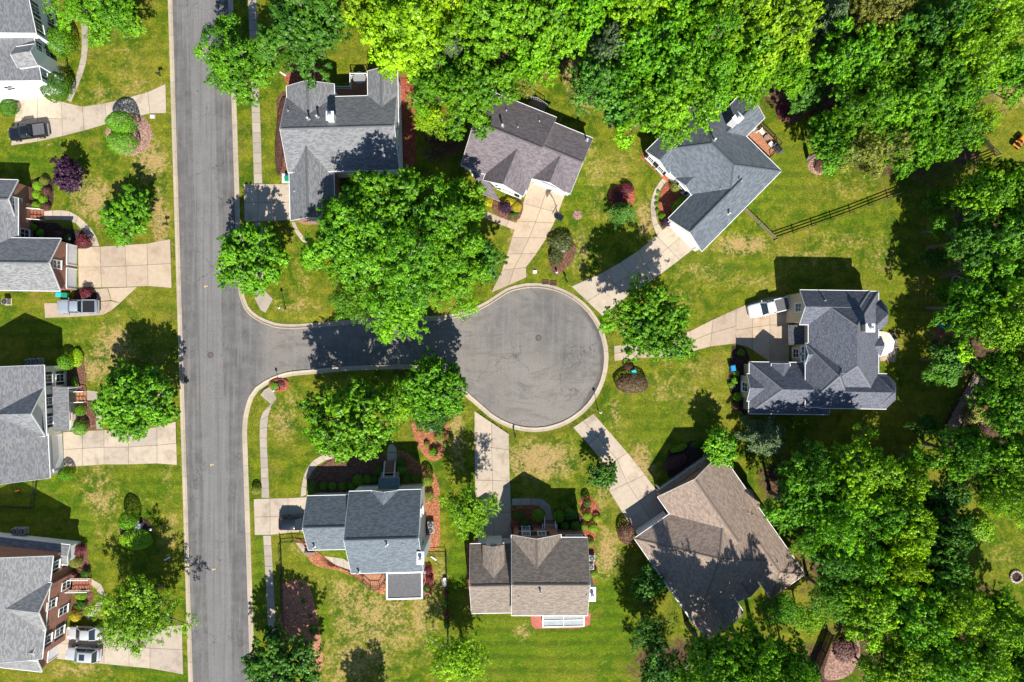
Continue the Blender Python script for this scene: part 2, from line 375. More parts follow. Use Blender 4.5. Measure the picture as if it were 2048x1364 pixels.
# ------------------------------------------------------------------ road outline (asphalt edge, photo pixels)
def catmull(pts, n=5):
    out = []
    for i in range(len(pts) - 1):
        p0 = pts[max(i - 1, 0)]; p1 = pts[i]; p2 = pts[i + 1]; p3 = pts[min(i + 2, len(pts) - 1)]
        for k in range(n):
            t = k / n
            out.append(tuple(.5 * (2 * b + (c - a) * t + (2 * a - 5 * b + 4 * c - d) * t * t + (3 * b - a - 3 * c + d) * t ** 3) for a, b, c, d in zip(p0, p1, p2, p3)))
    return out + [tuple(pts[-1])]
def xl(y): return 336 + 41 * y / 1364
def xr(y): return 466 + 44 * y / 1364
WEST = [(xl(y), y) for y in range(-300, 1700, 100)]
CX, CY, CR = 1068, 715, 149
bulb = [(CX + CR * math.cos(math.radians(a)), CY + CR * math.sin(math.radians(a))) for a in range(-112, 144, 8)]
court_n = catmull([(xr(540), 540), (487, 585), (500, 618), (531, 639), (567, 648), (628, 646), (713, 638), (800, 634), (880, 631), (936, 620), (974, 602)], 5)
court_s = catmull([(931, 793), (900, 760), (862, 742), (810, 738), (705, 741), (623, 748), (572, 754), (533, 770), (510, 790), (498, 824), (494, 860), (xr(905), 905)], 5)
EAST = [(xr(y), y) for y in range(-300, 540, 60)] + court_n + bulb + court_s + [(xr(y), y) for y in range(960, 1700, 60)]
ROAD = [P(*p, 0.).to_2d() for p in WEST] + [P(*p, 0.).to_2d() for p in EAST[::-1]]

def sdist(X, Y, poly):
    """distance to the outline, negative inside"""
    best = np.full(X.shape, 1e9); ins = np.zeros(X.shape, bool)
    for i in range(len(poly)):
        a = poly[i - 1]; b = poly[i]; dx, dy = b[0] - a[0], b[1] - a[1]; L = dx * dx + dy * dy + 1e-12
        t = np.clip(((X - a[0]) * dx + (Y - a[1]) * dy) / L, 0, 1)
        best = np.minimum(best, (X - a[0] - t * dx) ** 2 + (Y - a[1] - t * dy) ** 2)
        c = ((a[1] > Y) != (b[1] > Y)); 
        with np.errstate(all='ignore'): ins ^= c & (X < (dx) * (Y - a[1]) / (dy if abs(dy) > 1e-9 else 1e-9) + a[0])
    return np.where(ins, -1, 1) * np.sqrt(best)

# ------------------------------------------------------------------ ground sheet
DRY = [(240, 110, 70, 90, .30), (265, 180, 60, 30, .45), (200, 190, 40, 20, .5), (300, 320, 35, 45, .75), (190, 400, 45, 45, .75), (165, 370, 25, 40, .6), (320, 440, 18, 70, .8),
       (100, 290, 40, 8, .5), (270, 300, 60, 30, .3), (225, 690, 40, 50, .75), (185, 735, 50, 30, .7), (260, 600, 40, 30, .3), (150, 670, 60, 25, .35),
       (200, 1000, 45, 40, .65), (195, 960, 50, 30, .5), (330, 960, 20, 60, .5), (210, 1050, 45, 50, .4), (290, 1000, 45, 40, .3), (345, 1060, 15, 40, .6), (150, 1340, 70, 14, .6),
       (600, 560, 20, 80, .35), (605, 615, 45, 12, .6), (560, 600, 40, 30, .3), (520, 300, 12, 60, .3), (565, 845, 30, 40, .6), (590, 800, 40, 25, .4), (540, 990, 10, 60, .2),
       (700, 1200, 90, 60, .55), (760, 1240, 130, 90, .6), (660, 1140, 40, 30, .3), (700, 1320, 110, 60, .6), (850, 1230, 40, 90, .7), (880, 1150, 25, 40, .6), (600, 1095, 30, 20, .4), (820, 1180, 60, 50, .6),
       (915, 870, 15, 90, .7), (1080, 920, 70, 40, .85), (1060, 890, 60, 30, .4), (1210, 960, 25, 80, .6), (1215, 1110, 30, 55, .85), (1045, 1265, 25, 25, .85), (1210, 1320, 20, 15, .5),
       (1240, 860, 30, 40, .4), (1280, 930, 25, 50, .85), (1290, 800, 50, 60, .2), (1340, 780, 70, 40, .45), (1230, 830, 15, 35, .7), (1400, 740, 60, 30, .4), (1440, 800, 30, 20, .4),
       (1170, 180, 35, 40, .85), (1145, 150, 20, 25, .9), (1190, 340, 30, 50, .5), (1160, 500, 25, 50, .5), (1240, 330, 40, 40, .45), (1290, 440, 20, 40, .75), (1200, 400, 40, 50, .35), (1030, 470, 20, 40, .6),
       (1480, 490, 60, 20, .8), (1420, 540, 80, 25, .5), (1340, 600, 50, 25, .4), (1600, 510, 90, 15, .45), (1700, 480, 90, 25, .45), (1770, 520, 40, 40, .5), (1500, 560, 80, 20, .4), (1640, 530, 120, 12, .4), (1580, 400, 80, 40, .3), (1690, 380, 60, 30, .35),
       (1230, 625, 18, 30, .6), (2020, 190, 35, 25, .9), (2045, 120, 20, 30, .9), (1870, 660, 15, 25, .6), (2010, 1110, 40, 30, .4), (1960, 850, 25, 40, .8), (20, 1010, 40, 25, .3), (1085, 420, 20, 30, .2)]
SOIL_SHADE = [(1330, 110, 190, 110, .8), (1600, 100, 160, 130, .9), (1800, 180, 190, 190, .9), (1000, 90, 170, 70, .9), (820, 90, 100, 90, .5), (890, 280, 60, 60, .7), (1960, 470, 70, 130, .9), (2000, 680, 90, 130, .9), (1960, 880, 90, 120, .8),
        (1930, 310, 40, 40, .7), (1760, 1090, 170, 150, .95), (1850, 1260, 190, 120, .95), (1430, 1330, 170, 60, .95), (1640, 1330, 60, 60, .8), (1300, 1290, 50, 50, .4), (800, 510, 150, 110, .75), (1560, 960, 60, 60, .7), (1870, 690, 14, 20, .7), (640, 60, 60, 60, .4),
        (285, 370, 28, 40, .4), (40, 990, 40, 22, .45), (30, 700, 60, 25, .35), (1530, 850, 60, 30, .5), (900, 960, 14, 70, .35)]  # first blob here browns in the low bushy tree's shadow on dry grass
LUSH = [(1000, 1300, 110, 60, .9), (1150, 1280, 90, 70, .8), (1230, 1230, 40, 90, .8), (915, 1130, 15, 80, .9), (80, 650, 90, 30, .7), (60, 1010, 90, 60, .6), (300, 970, 60, 40, .5), (330, 1340, 50, 20, .8), (170, 1050, 20, 40, .8), (1560, 350, 50, 60, .6), (1480, 530, 60, 12, .6),
        (1300, 850, 70, 50, .4), (1800, 560, 40, 60, .3), (1590, 1000, 30, 60, .5), (520, 1120, 12, 120, .8), (70, 320, 70, 40, .6), (1150, 370, 30, 40, .4), (640, 1240, 25, 60, .6), (690, 1120, 60, 25, .5), (1720, 440, 60, 30, .4), (860, 1240, 12, 50, .4)]
def axis(lim, step):
    inner = list(np.arange(-lim, lim + 1e-6, step)); out = []; d = step; x = lim
    while x < 900: d *= 1.35; x += d; out.append(x)
    return np.array([-v for v in out[::-1]] + inner + out)
ax, ay = axis(80, .4), axis(54, .4)
X, Y = np.meshgrid(ax, ay)
D = sdist(X, Y, ROAD)
Z = np.where(D < .62, -.06, G)
nr, nc = X.shape
gv = np.stack([X, Y, Z], -1).reshape(-1, 3)
ii = np.arange(nr * nc).reshape(nr, nc)
quads = np.stack([ii[:-1, :-1], ii[:-1, 1:], ii[1:, 1:], ii[1:, :-1]], -1).reshape(-1, 4)
me = bpy.data.meshes.new('lawn'); me.vertices.add(len(gv)); me.vertices.foreach_set('co', gv.ravel())
me.loops.add(quads.size); me.loops.foreach_set('vertex_index', quads.ravel())
me.polygons.add(len(quads)); me.polygons.foreach_set('loop_start', np.arange(0, quads.size, 4))
me.update(calc_edges=True)
PX, PY = X * S + 1024, 682 - Y * S
def blobs(L):
    o = np.zeros(X.shape)
    for cx, cy, rx, ry, a in L:
        o = np.maximum(o, a * np.exp(-(((PX - cx) / rx) ** 2 + ((PY - cy) / ry) ** 2) * .7))
    return o
far = np.clip((np.maximum(np.abs(X) - 74, np.abs(Y) - 50)) / 10, 0, 1)
cov = np.stack([blobs(DRY), blobs(SOIL_SHADE), blobs(LUSH), np.ones(X.shape)], -1).reshape(-1, 4)
at = me.color_attributes.new('cover', 'FLOAT_COLOR', 'POINT'); at.data.foreach_set('color', cov.astype(np.float32).ravel())
me.materials.append(M['ground'])
tag(link('lawn', me), 'mown lawns with green and straw coloured patches around the houses', 'lawn', kind='structure')

tri = tessellate_polygon([[Vector((p[0], p[1], 0)) for p in ROAD]])
ft = []
for a, b, c in tri:
    ft.append((a, b, c) if (ROAD[b] - ROAD[a]).cross(ROAD[c] - ROAD[a]) > 0 else (a, c, b))
tag(mesh('road', [(p[0], p[1], 0) for p in ROAD], ft, M['asphalt']), 'worn grey asphalt street with a round turning court', 'road', kind='structure')

# ------------------------------------------------------------------ kerbs: each cast length is a piece
KP = [(-.02, .006), (.36, .004), (.47, .085), (.56, .125), (.63, .12), (.66, .06), (.66, -.1)]
def kerb(pts, side, label, step=3.05):
    w_ = [P(*p, 0.).to_2d() for p in pts]
    fine = []
    for a, b in zip(w_[:-1], w_[1:]):
        n = max(1, int((b - a).length / .25))
        fine += [a + (b - a) * k / n for k in range(n)]
    fine.append(w_[-1])
    nm = []
    for i in range(len(fine)):
        t = (fine[min(i + 2, len(fine) - 1)] - fine[max(i - 2, 0)]).normalized(); nm.append(Vector((t.y, -t.x)) * side)
    base = None; acc = 0; start = 0; k = 0
    root = bpy.data.objects.new('kerb', None); COL.objects.link(root); tag(root, label, 'kerb', kind='structure')
    for i in range(1, len(fine)):
        acc += (fine[i] - fine[i - 1]).length
        if acc >= step or i == len(fine) - 1:
            c = fine[(start + i) // 2]
            if abs(c.x) < 78 and abs(c.y) < 53:
                seg = list(range(start, i + 1)); seg = seg[::3] + ([seg[-1]] if (len(seg) - 1) % 3 else [])
                v = []; gap = .012
                for q, j in enumerate(seg):
                    p = fine[j].copy()
                    tdir = Vector((-nm[j].y, nm[j].x)) * (1 if side > 0 else -1)
                    if q == 0: p += tdir * gap
                    if q == len(seg) - 1: p -= tdir * gap
                    v += [(p.x + nm[j].x * d, p.y + nm[j].y * d, z) for d, z in KP]
                m_ = len(KP); f = []
                for q in range(len(seg) - 1):
                    for e in range(m_ - 1):
                        a = q * m_ + e; f.append((a, a + 1, a + m_ + 1, a + m_) if side > 0 else (a, a + m_, a + m_ + 1, a + 1))
                mesh('kerb_stone', v, f, M['kerb'], root)
            start = i; acc = 0
    return root
kerb(WEST, -1, 'pale concrete kerb along the left side of the street')
kerb(EAST, 1, 'pale concrete kerb running from the street round the turning court')

# ------------------------------------------------------------------ poured slabs
def shrink(q, d):
    c = sum(q, Vector((0, 0))) / len(q); out = []
    n = len(q)
    for i in range(n):
        a, b, e = q[i - 1], q[i], q[(i + 1) % n]
        u = (b - a); v = (e - b)
        u = u.normalized() if u.length > 1e-6 else v.normalized(); v = v.normalized() if v.length > 1e-6 else u
        n1 = Vector((-u.y, u.x)); n2 = Vector((-v.y, v.x))
        if n1.dot(c - b) < 0: n1 = -n1
        if n2.dot(c - b) < 0: n2 = -n2
        out.append(b + (n1 + n2) * d * .8)
    return out
def paving(name, label, quads_, mat, z=.135, gap=.028, cat=None):
    """a paved area in photo pixels: one base sheet with each slab a piece on it"""
    mb = MB(); zz = z - .03
    for q in quads_:
        pts = [P(*p, z).to_2d() for p in q]
        mb.prism([tuple(p) for p in pts], zz - .1, zz)
    root = mb.obj(name, M['joint']); tag(root, label, cat or name, kind='structure')
    for q in quads_:
        pts = shrink([P(*p, z).to_2d() for p in q], gap)
        MB().prism([tuple(p) for p in pts], z - .1, z + R.uniform(-.006, .006)).obj('concrete_slab', mat, root)
    return root
def strip(L, Rr, cols=1, seg=None):
    qs = []; k = 0
    for i in range(len(L) - 1):
        n = cols[i] if isinstance(cols, (list, tuple)) else cols
        for c in range(n):
            f = lambda a, b, t: (a[0] + (b[0] - a[0]) * t, a[1] + (b[1] - a[1]) * t)
            qs.append([f(L[i], Rr[i], c / n), f(L[i + 1], Rr[i + 1], c / n), f(L[i + 1], Rr[i + 1], (c + 1) / n), f(L[i], Rr[i], (c + 1) / n)])
    return qs
def resamp(pts, step):
    """split a polyline evenly"""
    d = [0]
    for a, b in zip(pts[:-1], pts[1:]): d.append(d[-1] + math.dist(a, b))
    n = max(1, round(d[-1] / step)); out = []
    for k in range(n + 1):
        t = d[-1] * k / n; i = max(j for j in range(len(d)) if d[j] <= t + 1e-6); i = min(i, len(pts) - 2)
        u = (t - d[i]) / (d[i + 1] - d[i] + 1e-9); out.append(tuple(a + (b - a) * u for a, b in zip(pts[i], pts[i + 1])))
    return out
def ribbon(a, b, step):
    """walk from two edge polylines of the same count"""
    c = [tuple(list(p) + list(q)) for p, q in zip(a, b)]
    c = resamp(catmull(c, 4), step * 1.4)
    return strip([p[:2] for p in c], [p[2:] for p in c])

def K(y): return xl(y) - 10           # lawn side of the west kerb
def KE(y): return xr(y) + 9           # lawn side of the east kerb
paving('driveway', 'long curving concrete drive with a black pickup at top left',
       strip([(K(169), 168), (295, 184), (253, 196), (210, 206), (165, 213), (122, 203), (75, 189), (36, 196)],
             [(K(226), 226), (300, 227), (260, 236), (213, 248), (168, 261), (126, 272), (75, 283), (22, 291)], [1, 1, 1, 1, 1, 2, 2]), M['conc'])
paving('driveway', 'tan concrete drive of eight slabs before the brick garage doors',
       strip([(156, 494), (200, 493), (250, 490), (294, 487), (K(480), 478)], [(157, 574), (203, 575), (253, 574), (296, 572), (K(576), 576)], 2)
       + [[(188, 578), (215, 576), (222, 600), (188, 604)], [(216, 576), (274, 574), (240, 606), (222, 600)], [(88, 606), (150, 606), (150, 634), (90, 636)], [(150, 606), (222, 602), (205, 630), (150, 634)], [(222, 602), (240, 606), (224, 620), (205, 630)]], M['conc_tan'])
paving('driveway', 'pale concrete drive of the white house with a front porch',
       strip([(126, 864), (165, 862), (208, 860), (257, 859), (314, 854), (K(843), 843)], [(128, 934), (165, 932), (208, 929), (257, 929), (314, 927), (K(930), 930)], 2), M['conc'])
paving('driveway', 'wide pale drive with two parked silver cars at bottom left',
       strip([(116, 1256), (160, 1255), (208, 1255), (258, 1256), (300, 1256), (K(1251), 1250)], [(113, 1318), (160, 1323), (208, 1328), (258, 1333), (300, 1337), (K(1350), 1349)], 2), M['conc'])
paving('driveway', 'short shaded concrete drive beside the large grey house',
       strip([(KE(370), 368), (516, 368), (548, 368), (584, 368)], [(KE(443), 443), (516, 443), (548, 442), (584, 440)], 2), M['conc'])
paving('driveway', 'narrowing tan drive with a basketball hoop by the mauve roofed house',
       strip([(1060, 360), (1046, 407), (1034, 442), (1024, 475), (1014, 508), (1004, 540), (982, 586)], [(1131, 387), (1117, 425), (1108, 446), (1093, 476), (1073, 507), (1052, 535), (1053, 555)], 2), M['conc_tan'])
paving('driveway', 'diagonal pale drive under a tree shadow leading to the blue grey house',
       strip([(1340, 446), (1313, 471), (1277, 501), (1240, 525), (1205, 545), (1143, 573)], [(1390, 496), (1359, 520), (1308, 558), (1282, 575), (1256, 591), (1205, 632)], 2), M['conc'])
paving('driveway', 'tan drive and parking court with the white pickup at right',
       strip([(1228, 692), (1280, 683), (1330, 680), (1380, 662), (1426, 639), (1472, 618)], [(1229, 722), (1280, 716), (1330, 714), (1380, 704), (1421, 693), (1472, 687)], 2)
       + strip([(1472, 618), (1505, 604), (1540, 594), (1578, 592)], [(1472, 660), (1505, 655), (1540, 650), (1578, 650)]) + strip([(1472, 660), (1505, 655), (1540, 650), (1578, 650)], [(1490, 692), (1505, 700), (1540, 724), (1578, 724)]) + [[(1472, 660), (1490, 692), (1472, 688)]], M['conc_tan'])
paving('driveway', 'pale drive running down right from the court to the brown house',
       strip([(1146, 855), (1177, 889), (1213, 933), (1219, 983), (1244, 1024), (1272, 1068)], [(1187, 827), (1213, 857), (1255, 905), (1290, 949), (1312, 979), (1340, 1026)], 2), M['conc'])
paving('driveway', 'straight pale drive running down from the court to the tan roofed house',
       strip([(949, 822), (949, 890), (950, 960), (952, 1025), (954, 1084)], [(1018, 868), (1018, 900), (1020, 962), (1022, 1025), (1024, 1084)], 2), M['conc'])
paving('driveway', 'short pale drive with the black vehicle by the white garage',
       strip([(KE(998), 998), (540, 997), (576, 996), (616, 994)], [(KE(1070), 1070), (540, 1070), (576, 1066), (616, 1062)], 2), M['conc'])

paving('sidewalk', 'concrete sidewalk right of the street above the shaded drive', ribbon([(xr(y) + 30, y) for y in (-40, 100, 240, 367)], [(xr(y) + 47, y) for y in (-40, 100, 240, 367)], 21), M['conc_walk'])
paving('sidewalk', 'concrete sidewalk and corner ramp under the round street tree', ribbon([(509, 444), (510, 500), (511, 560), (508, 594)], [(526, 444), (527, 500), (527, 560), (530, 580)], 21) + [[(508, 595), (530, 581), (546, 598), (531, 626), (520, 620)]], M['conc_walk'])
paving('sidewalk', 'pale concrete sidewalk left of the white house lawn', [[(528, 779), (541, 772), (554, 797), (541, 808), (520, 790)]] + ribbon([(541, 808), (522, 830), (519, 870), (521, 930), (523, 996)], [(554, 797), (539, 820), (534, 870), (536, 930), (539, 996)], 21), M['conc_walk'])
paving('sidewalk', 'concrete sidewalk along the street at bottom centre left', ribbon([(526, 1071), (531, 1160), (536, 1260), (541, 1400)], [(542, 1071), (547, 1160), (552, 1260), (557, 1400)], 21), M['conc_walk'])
paving('walkway', 'curving front walk through the lawn at top left', ribbon([(162, 30), (163, 100), (158, 130), (148, 165), (133, 200)], [(176, 30), (176, 95), (171, 130), (161, 160), (142, 205)], 20), M['conc_walk'])
paving('walkway', 'curving concrete walk from red brick steps to the tan drive', ribbon([(88, 422), (125, 420), (147, 426), (170, 444), (190, 468), (199, 492)], [(88, 440), (125, 440), (146, 443), (160, 456), (175, 473), (186, 493)], 18), M['conc'])
paving('walkway', 'concrete walk from the white porch steps to its drive', [[(174, 780), (196, 783), (198, 800), (174, 801)]] + ribbon([(184, 801), (190, 830), (193, 859)], [(198, 800), (203, 830), (206, 858)], 18), M['conc_walk'])
paving('walkway', 'rounded concrete walk before the brick house at bottom left', ribbon([(182, 1157), (200, 1166), (211, 1185), (210, 1205), (198, 1225), (176, 1242)], [(182, 1170), (192, 1177), (197, 1190), (193, 1205), (185, 1218), (170, 1232)], 18), M['conc'])
paving('walkway', 'narrow curved walk beside the brick garage of the large grey house', ribbon([(583, 444), (590, 465), (610, 490)], [(590, 443), (598, 462), (616, 480)], 18), M['conc'])
paving('walkway', 'short tan walk joining the drive of the mauve roofed house', ribbon([(968, 420), (1000, 434), (1034, 446)], [(962, 433), (995, 447), (1029, 460)], 18), M['conc_tan'])
paving('walkway', 'arched front walk of the blue grey house', ribbon([(1336, 346), (1313, 371), (1301, 407), (1304, 443), (1313, 470)], [(1340, 358), (1321, 378), (1312, 412), (1314, 440), (1326, 461)], 18), M['conc'])
paving('walkway', 'curved walk at the left front of the white house', ribbon([(601, 994), (606, 955), (620, 927), (640, 912), (664, 906), (700, 900)], [(613, 990), (614, 962), (630, 936), (648, 922), (668, 917), (700, 911)], 18), M['conc'])
paving('walkway', 'round ended walk before the dark red porch steps', [[(774, 921), (794, 921), (794, 905), (774, 905)], [(774, 904), (794, 904), (793, 896), (787, 888), (780, 888), (775, 895)]], M['conc'])
paving('walkway', 'pale garden walk behind the white garage', ribbon([(590, 1084), (606, 1106), (627, 1121), (664, 1128), (690, 1141), (706, 1150)], [(610, 1084), (617, 1098), (634, 1109), (664, 1114), (690, 1118), (704, 1130)], 20), M['conc'])
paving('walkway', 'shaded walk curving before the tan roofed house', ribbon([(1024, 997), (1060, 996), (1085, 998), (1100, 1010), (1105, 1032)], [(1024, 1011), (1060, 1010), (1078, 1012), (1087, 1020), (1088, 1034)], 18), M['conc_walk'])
paving('patio', 'red paver patio behind the tan roofed house', [[(1060, 1226), (1182, 1226), (1180, 1250), (1160, 1257), (1070, 1258), (1063, 1250)]], M['paver'])
paving('patio', 'brown paved terrace under the cream parasol', [[(1752, 660), (1790, 665), (1796, 700), (1790, 725), (1760, 722)]], M['conc_tan'])

# ------------------------------------------------------------------ planting beds, slightly heaped
def bed(pts, mat, label, h=.07):
    pts = catmull(pts + [pts[0]], 4)[:-1]
    w_ = [P(*p).to_2d() for p in pts]; c = sum(w_, Vector((0, 0))) / len(w_)
    rr = random.Random(len(label)); n = len(w_); v = []; f = []
    for k, (t, z) in enumerate(((1.0, G - .04), (.96, G + h * .5), (.85, G + h), (.55, G + h * 1.2))):
        for p in w_: q = c + (p - c) * t; v.append((q.x + rr.uniform(-.05, .05), q.y + rr.uniform(-.05, .05), z + (rr.uniform(-.02, .02) if k else 0)))
    v.append((c.x, c.y, G + h * 1.3))
    area = sum(w_[i - 1].cross(w_[i]) for i in range(n))
    for k in range(3):
        for i in range(n): f.append((k * n + i, k * n + (i + 1) % n, (k + 1) * n + (i + 1) % n, (k + 1) * n + i))
    for i in range(n): f.append((3 * n + i, 3 * n + (i + 1) % n, 4 * n))
    if area < 0: f = [q[::-1] for q in f]
    return tag(mesh('planting_bed', v, f, mat, smooth=True), label, 'planting bed', kind='structure')
def ell(cx, cy, rx, ry, n=10): return [(cx + rx * math.cos(2 * math.pi * k / n), cy + ry * math.sin(2 * math.pi * k / n)) for k in range(n)]
bed(ell(258, 268, 48, 45), M['m_pink'], 'faded pink mulch bed round two clipped bushes by the street')
bed([(62, 358), (103, 356), (103, 418), (62, 416)], M['m_dark'], 'dark mulch bed with small round bushes left of the purple tree')
bed([(54, 446), (105, 444), (130, 456), (165, 462), (186, 492), (150, 498), (55, 478)], M['m_dark'], 'shaded dark bed beside the red brick steps')
bed([(150, 576), (190, 576), (192, 600), (150, 602)], M['m_dark'], 'dark mulch bed with a red bush beside the grey pickup')
bed([(126, 738), (150, 710), (166, 716), (172, 778), (134, 780)], M['m_brown'], 'brown mulch bed left of the red porch deck')
bed([(148, 806), (184, 803), (193, 857), (150, 858)], M['m_brown'], 'brown mulch bed between porch and front walk')
bed([(146, 1092), (172, 1088), (176, 1110), (180, 1150), (148, 1140)], M['m_brown'], 'brown mulch bed above the curved brick steps')
bed([(148, 1182), (186, 1184), (184, 1212), (170, 1230), (142, 1238)], M['m_brown'], 'brown mulch bed under the windows of the bottom left brick house')
bed(ell(272, 1060, 34, 28), M['m_dark'], 'dark round bed with utility box and lamp post')
bed([(798, 152), (828, 157), (832, 240), (830, 326), (806, 326)], M['m_red'], 'long red mulch strip right of the large grey house')
bed([(572, 130), (640, 130), (650, 165), (574, 168)], M['m_red'], 'red mulch bed behind the large grey house')
bed([(553, 196), (572, 182), (586, 250), (586, 350), (556, 346)], M['m_brown'], 'brown bed along the left wall of the large grey house')
bed([(616, 982), (622, 952), (640, 930), (680, 912), (770, 906), (772, 985)], M['m_brown'], 'pine straw bed left of the dark red porch steps')
bed([(796, 898), (818, 908), (858, 945), (868, 980), (796, 982)], M['m_pine'], 'pine straw bed right of the dark red porch steps')
bed([(848, 950), (868, 945), (880, 980), (880, 1030), (878, 1096), (852, 1096), (850, 1030)], M['m_pine'], 'orange pine straw strip right of the white house')
bed([(820, 845), (858, 838), (897, 842), (896, 880), (888, 910), (868, 923), (845, 908), (830, 880)], M['m_pine'], 'orange pine straw island bed with utility box')
bed([(563, 1165), (612, 1160), (634, 1225), (646, 1300), (640, 1345), (600, 1300), (552, 1262), (562, 1220)], M['clay'], 'bare red clay patch inside the dark fence', .03)
bed([(586, 1076), (600, 1078), (625, 1128), (680, 1142), (720, 1160), (768, 1190), (772, 1166), (700, 1150), (650, 1120), (616, 1096)], M['m_pine'], 'thin pine straw border of the garden walk')
bed([(848, 1128), (866, 1132), (866, 1180), (848, 1186)], M['m_red'], 'red mulch bed right of the screened porch')
bed([(1024, 1014), (1084, 1014), (1090, 1058), (1024, 1064)], M['m_red'], 'red mulch bed left of the white railed steps')
bed([(1108, 1020), (1160, 1026), (1164, 1064), (1110, 1064)], M['m_dark'], 'dark bed right of the white railed steps')
bed([(1156, 1000), (1178, 990), (1200, 1020), (1196, 1056), (1188, 1090), (1192, 1160), (1176, 1165), (1168, 1060)], M['m_red'], 'red mulch strip right of the tan roofed house')
bed([(934, 1090), (942, 1090), (944, 1200), (936, 1190)], M['m_red'], 'thin red mulch edge left of the tan roofed garage')
bed([(1280, 312), (1294, 303), (1340, 350), (1330, 362)], M['m_red'], 'red mulch strip under the left gable of the blue grey house')
bed([(1318, 392), (1332, 366), (1366, 372), (1376, 395), (1340, 440), (1332, 456), (1318, 440)], M['m_red'], 'red mulch bed inside the arched walk')
bed([(1464, 690), (1486, 692), (1500, 722), (1494, 828), (1468, 806), (1456, 760)], M['m_dark'], 'dark bed left of the three gabled garage')
bed([(984, 400), (1045, 400), (1040, 438), (1016, 440), (986, 424)], M['m_brown'], 'brown bed with yellow and purple shrubs')
bed([(1105, 478), (1150, 488), (1148, 516), (1118, 550), (1102, 540), (1096, 505)], M['m_brown'], 'brown bed with utility box near the storm drain')
bed(ell(1244, 392, 28, 26), M['m_red'], 'round red mulch bed behind the small conifer')
bed([(1335, 900), (1395, 880), (1420, 915), (1340, 960)], M['m_dark'], 'shaded bed before the porch of the brown house')
bed(ell(1580, 215, 32, 34), M['m_brown'], 'round mulch bed at the wood edge behind the deck')
bed(ell(1640, 330, 26, 20), M['m_pink'], 'small faded bed at the lower wood edge')
bed(ell(558, 770, 22, 14), M['m_red'], 'corner bed of red plants beside the sidewalk ramp')
bed(ell(1155, 430, 10, 10), M['m_pink'], 'bare round patch of straw right of the hoop', .02)
bed([(1862, 640), (1885, 640), (1935, 690), (1925, 705), (1880, 690)], M['m_pine'], 'orange leaf litter patch beside the green kayak', .03)
bed([(1662, 1292), (1705, 1272), (1722, 1300), (1700, 1350), (1648, 1358)], M['m_pink'], 'pinkish leaf litter clearing right of the board fence', .03)
# ------------------------------------------------------------------ houses
class Wing: pass
def house(px, py, label): return empty('house', P(px, py), label, 'house')

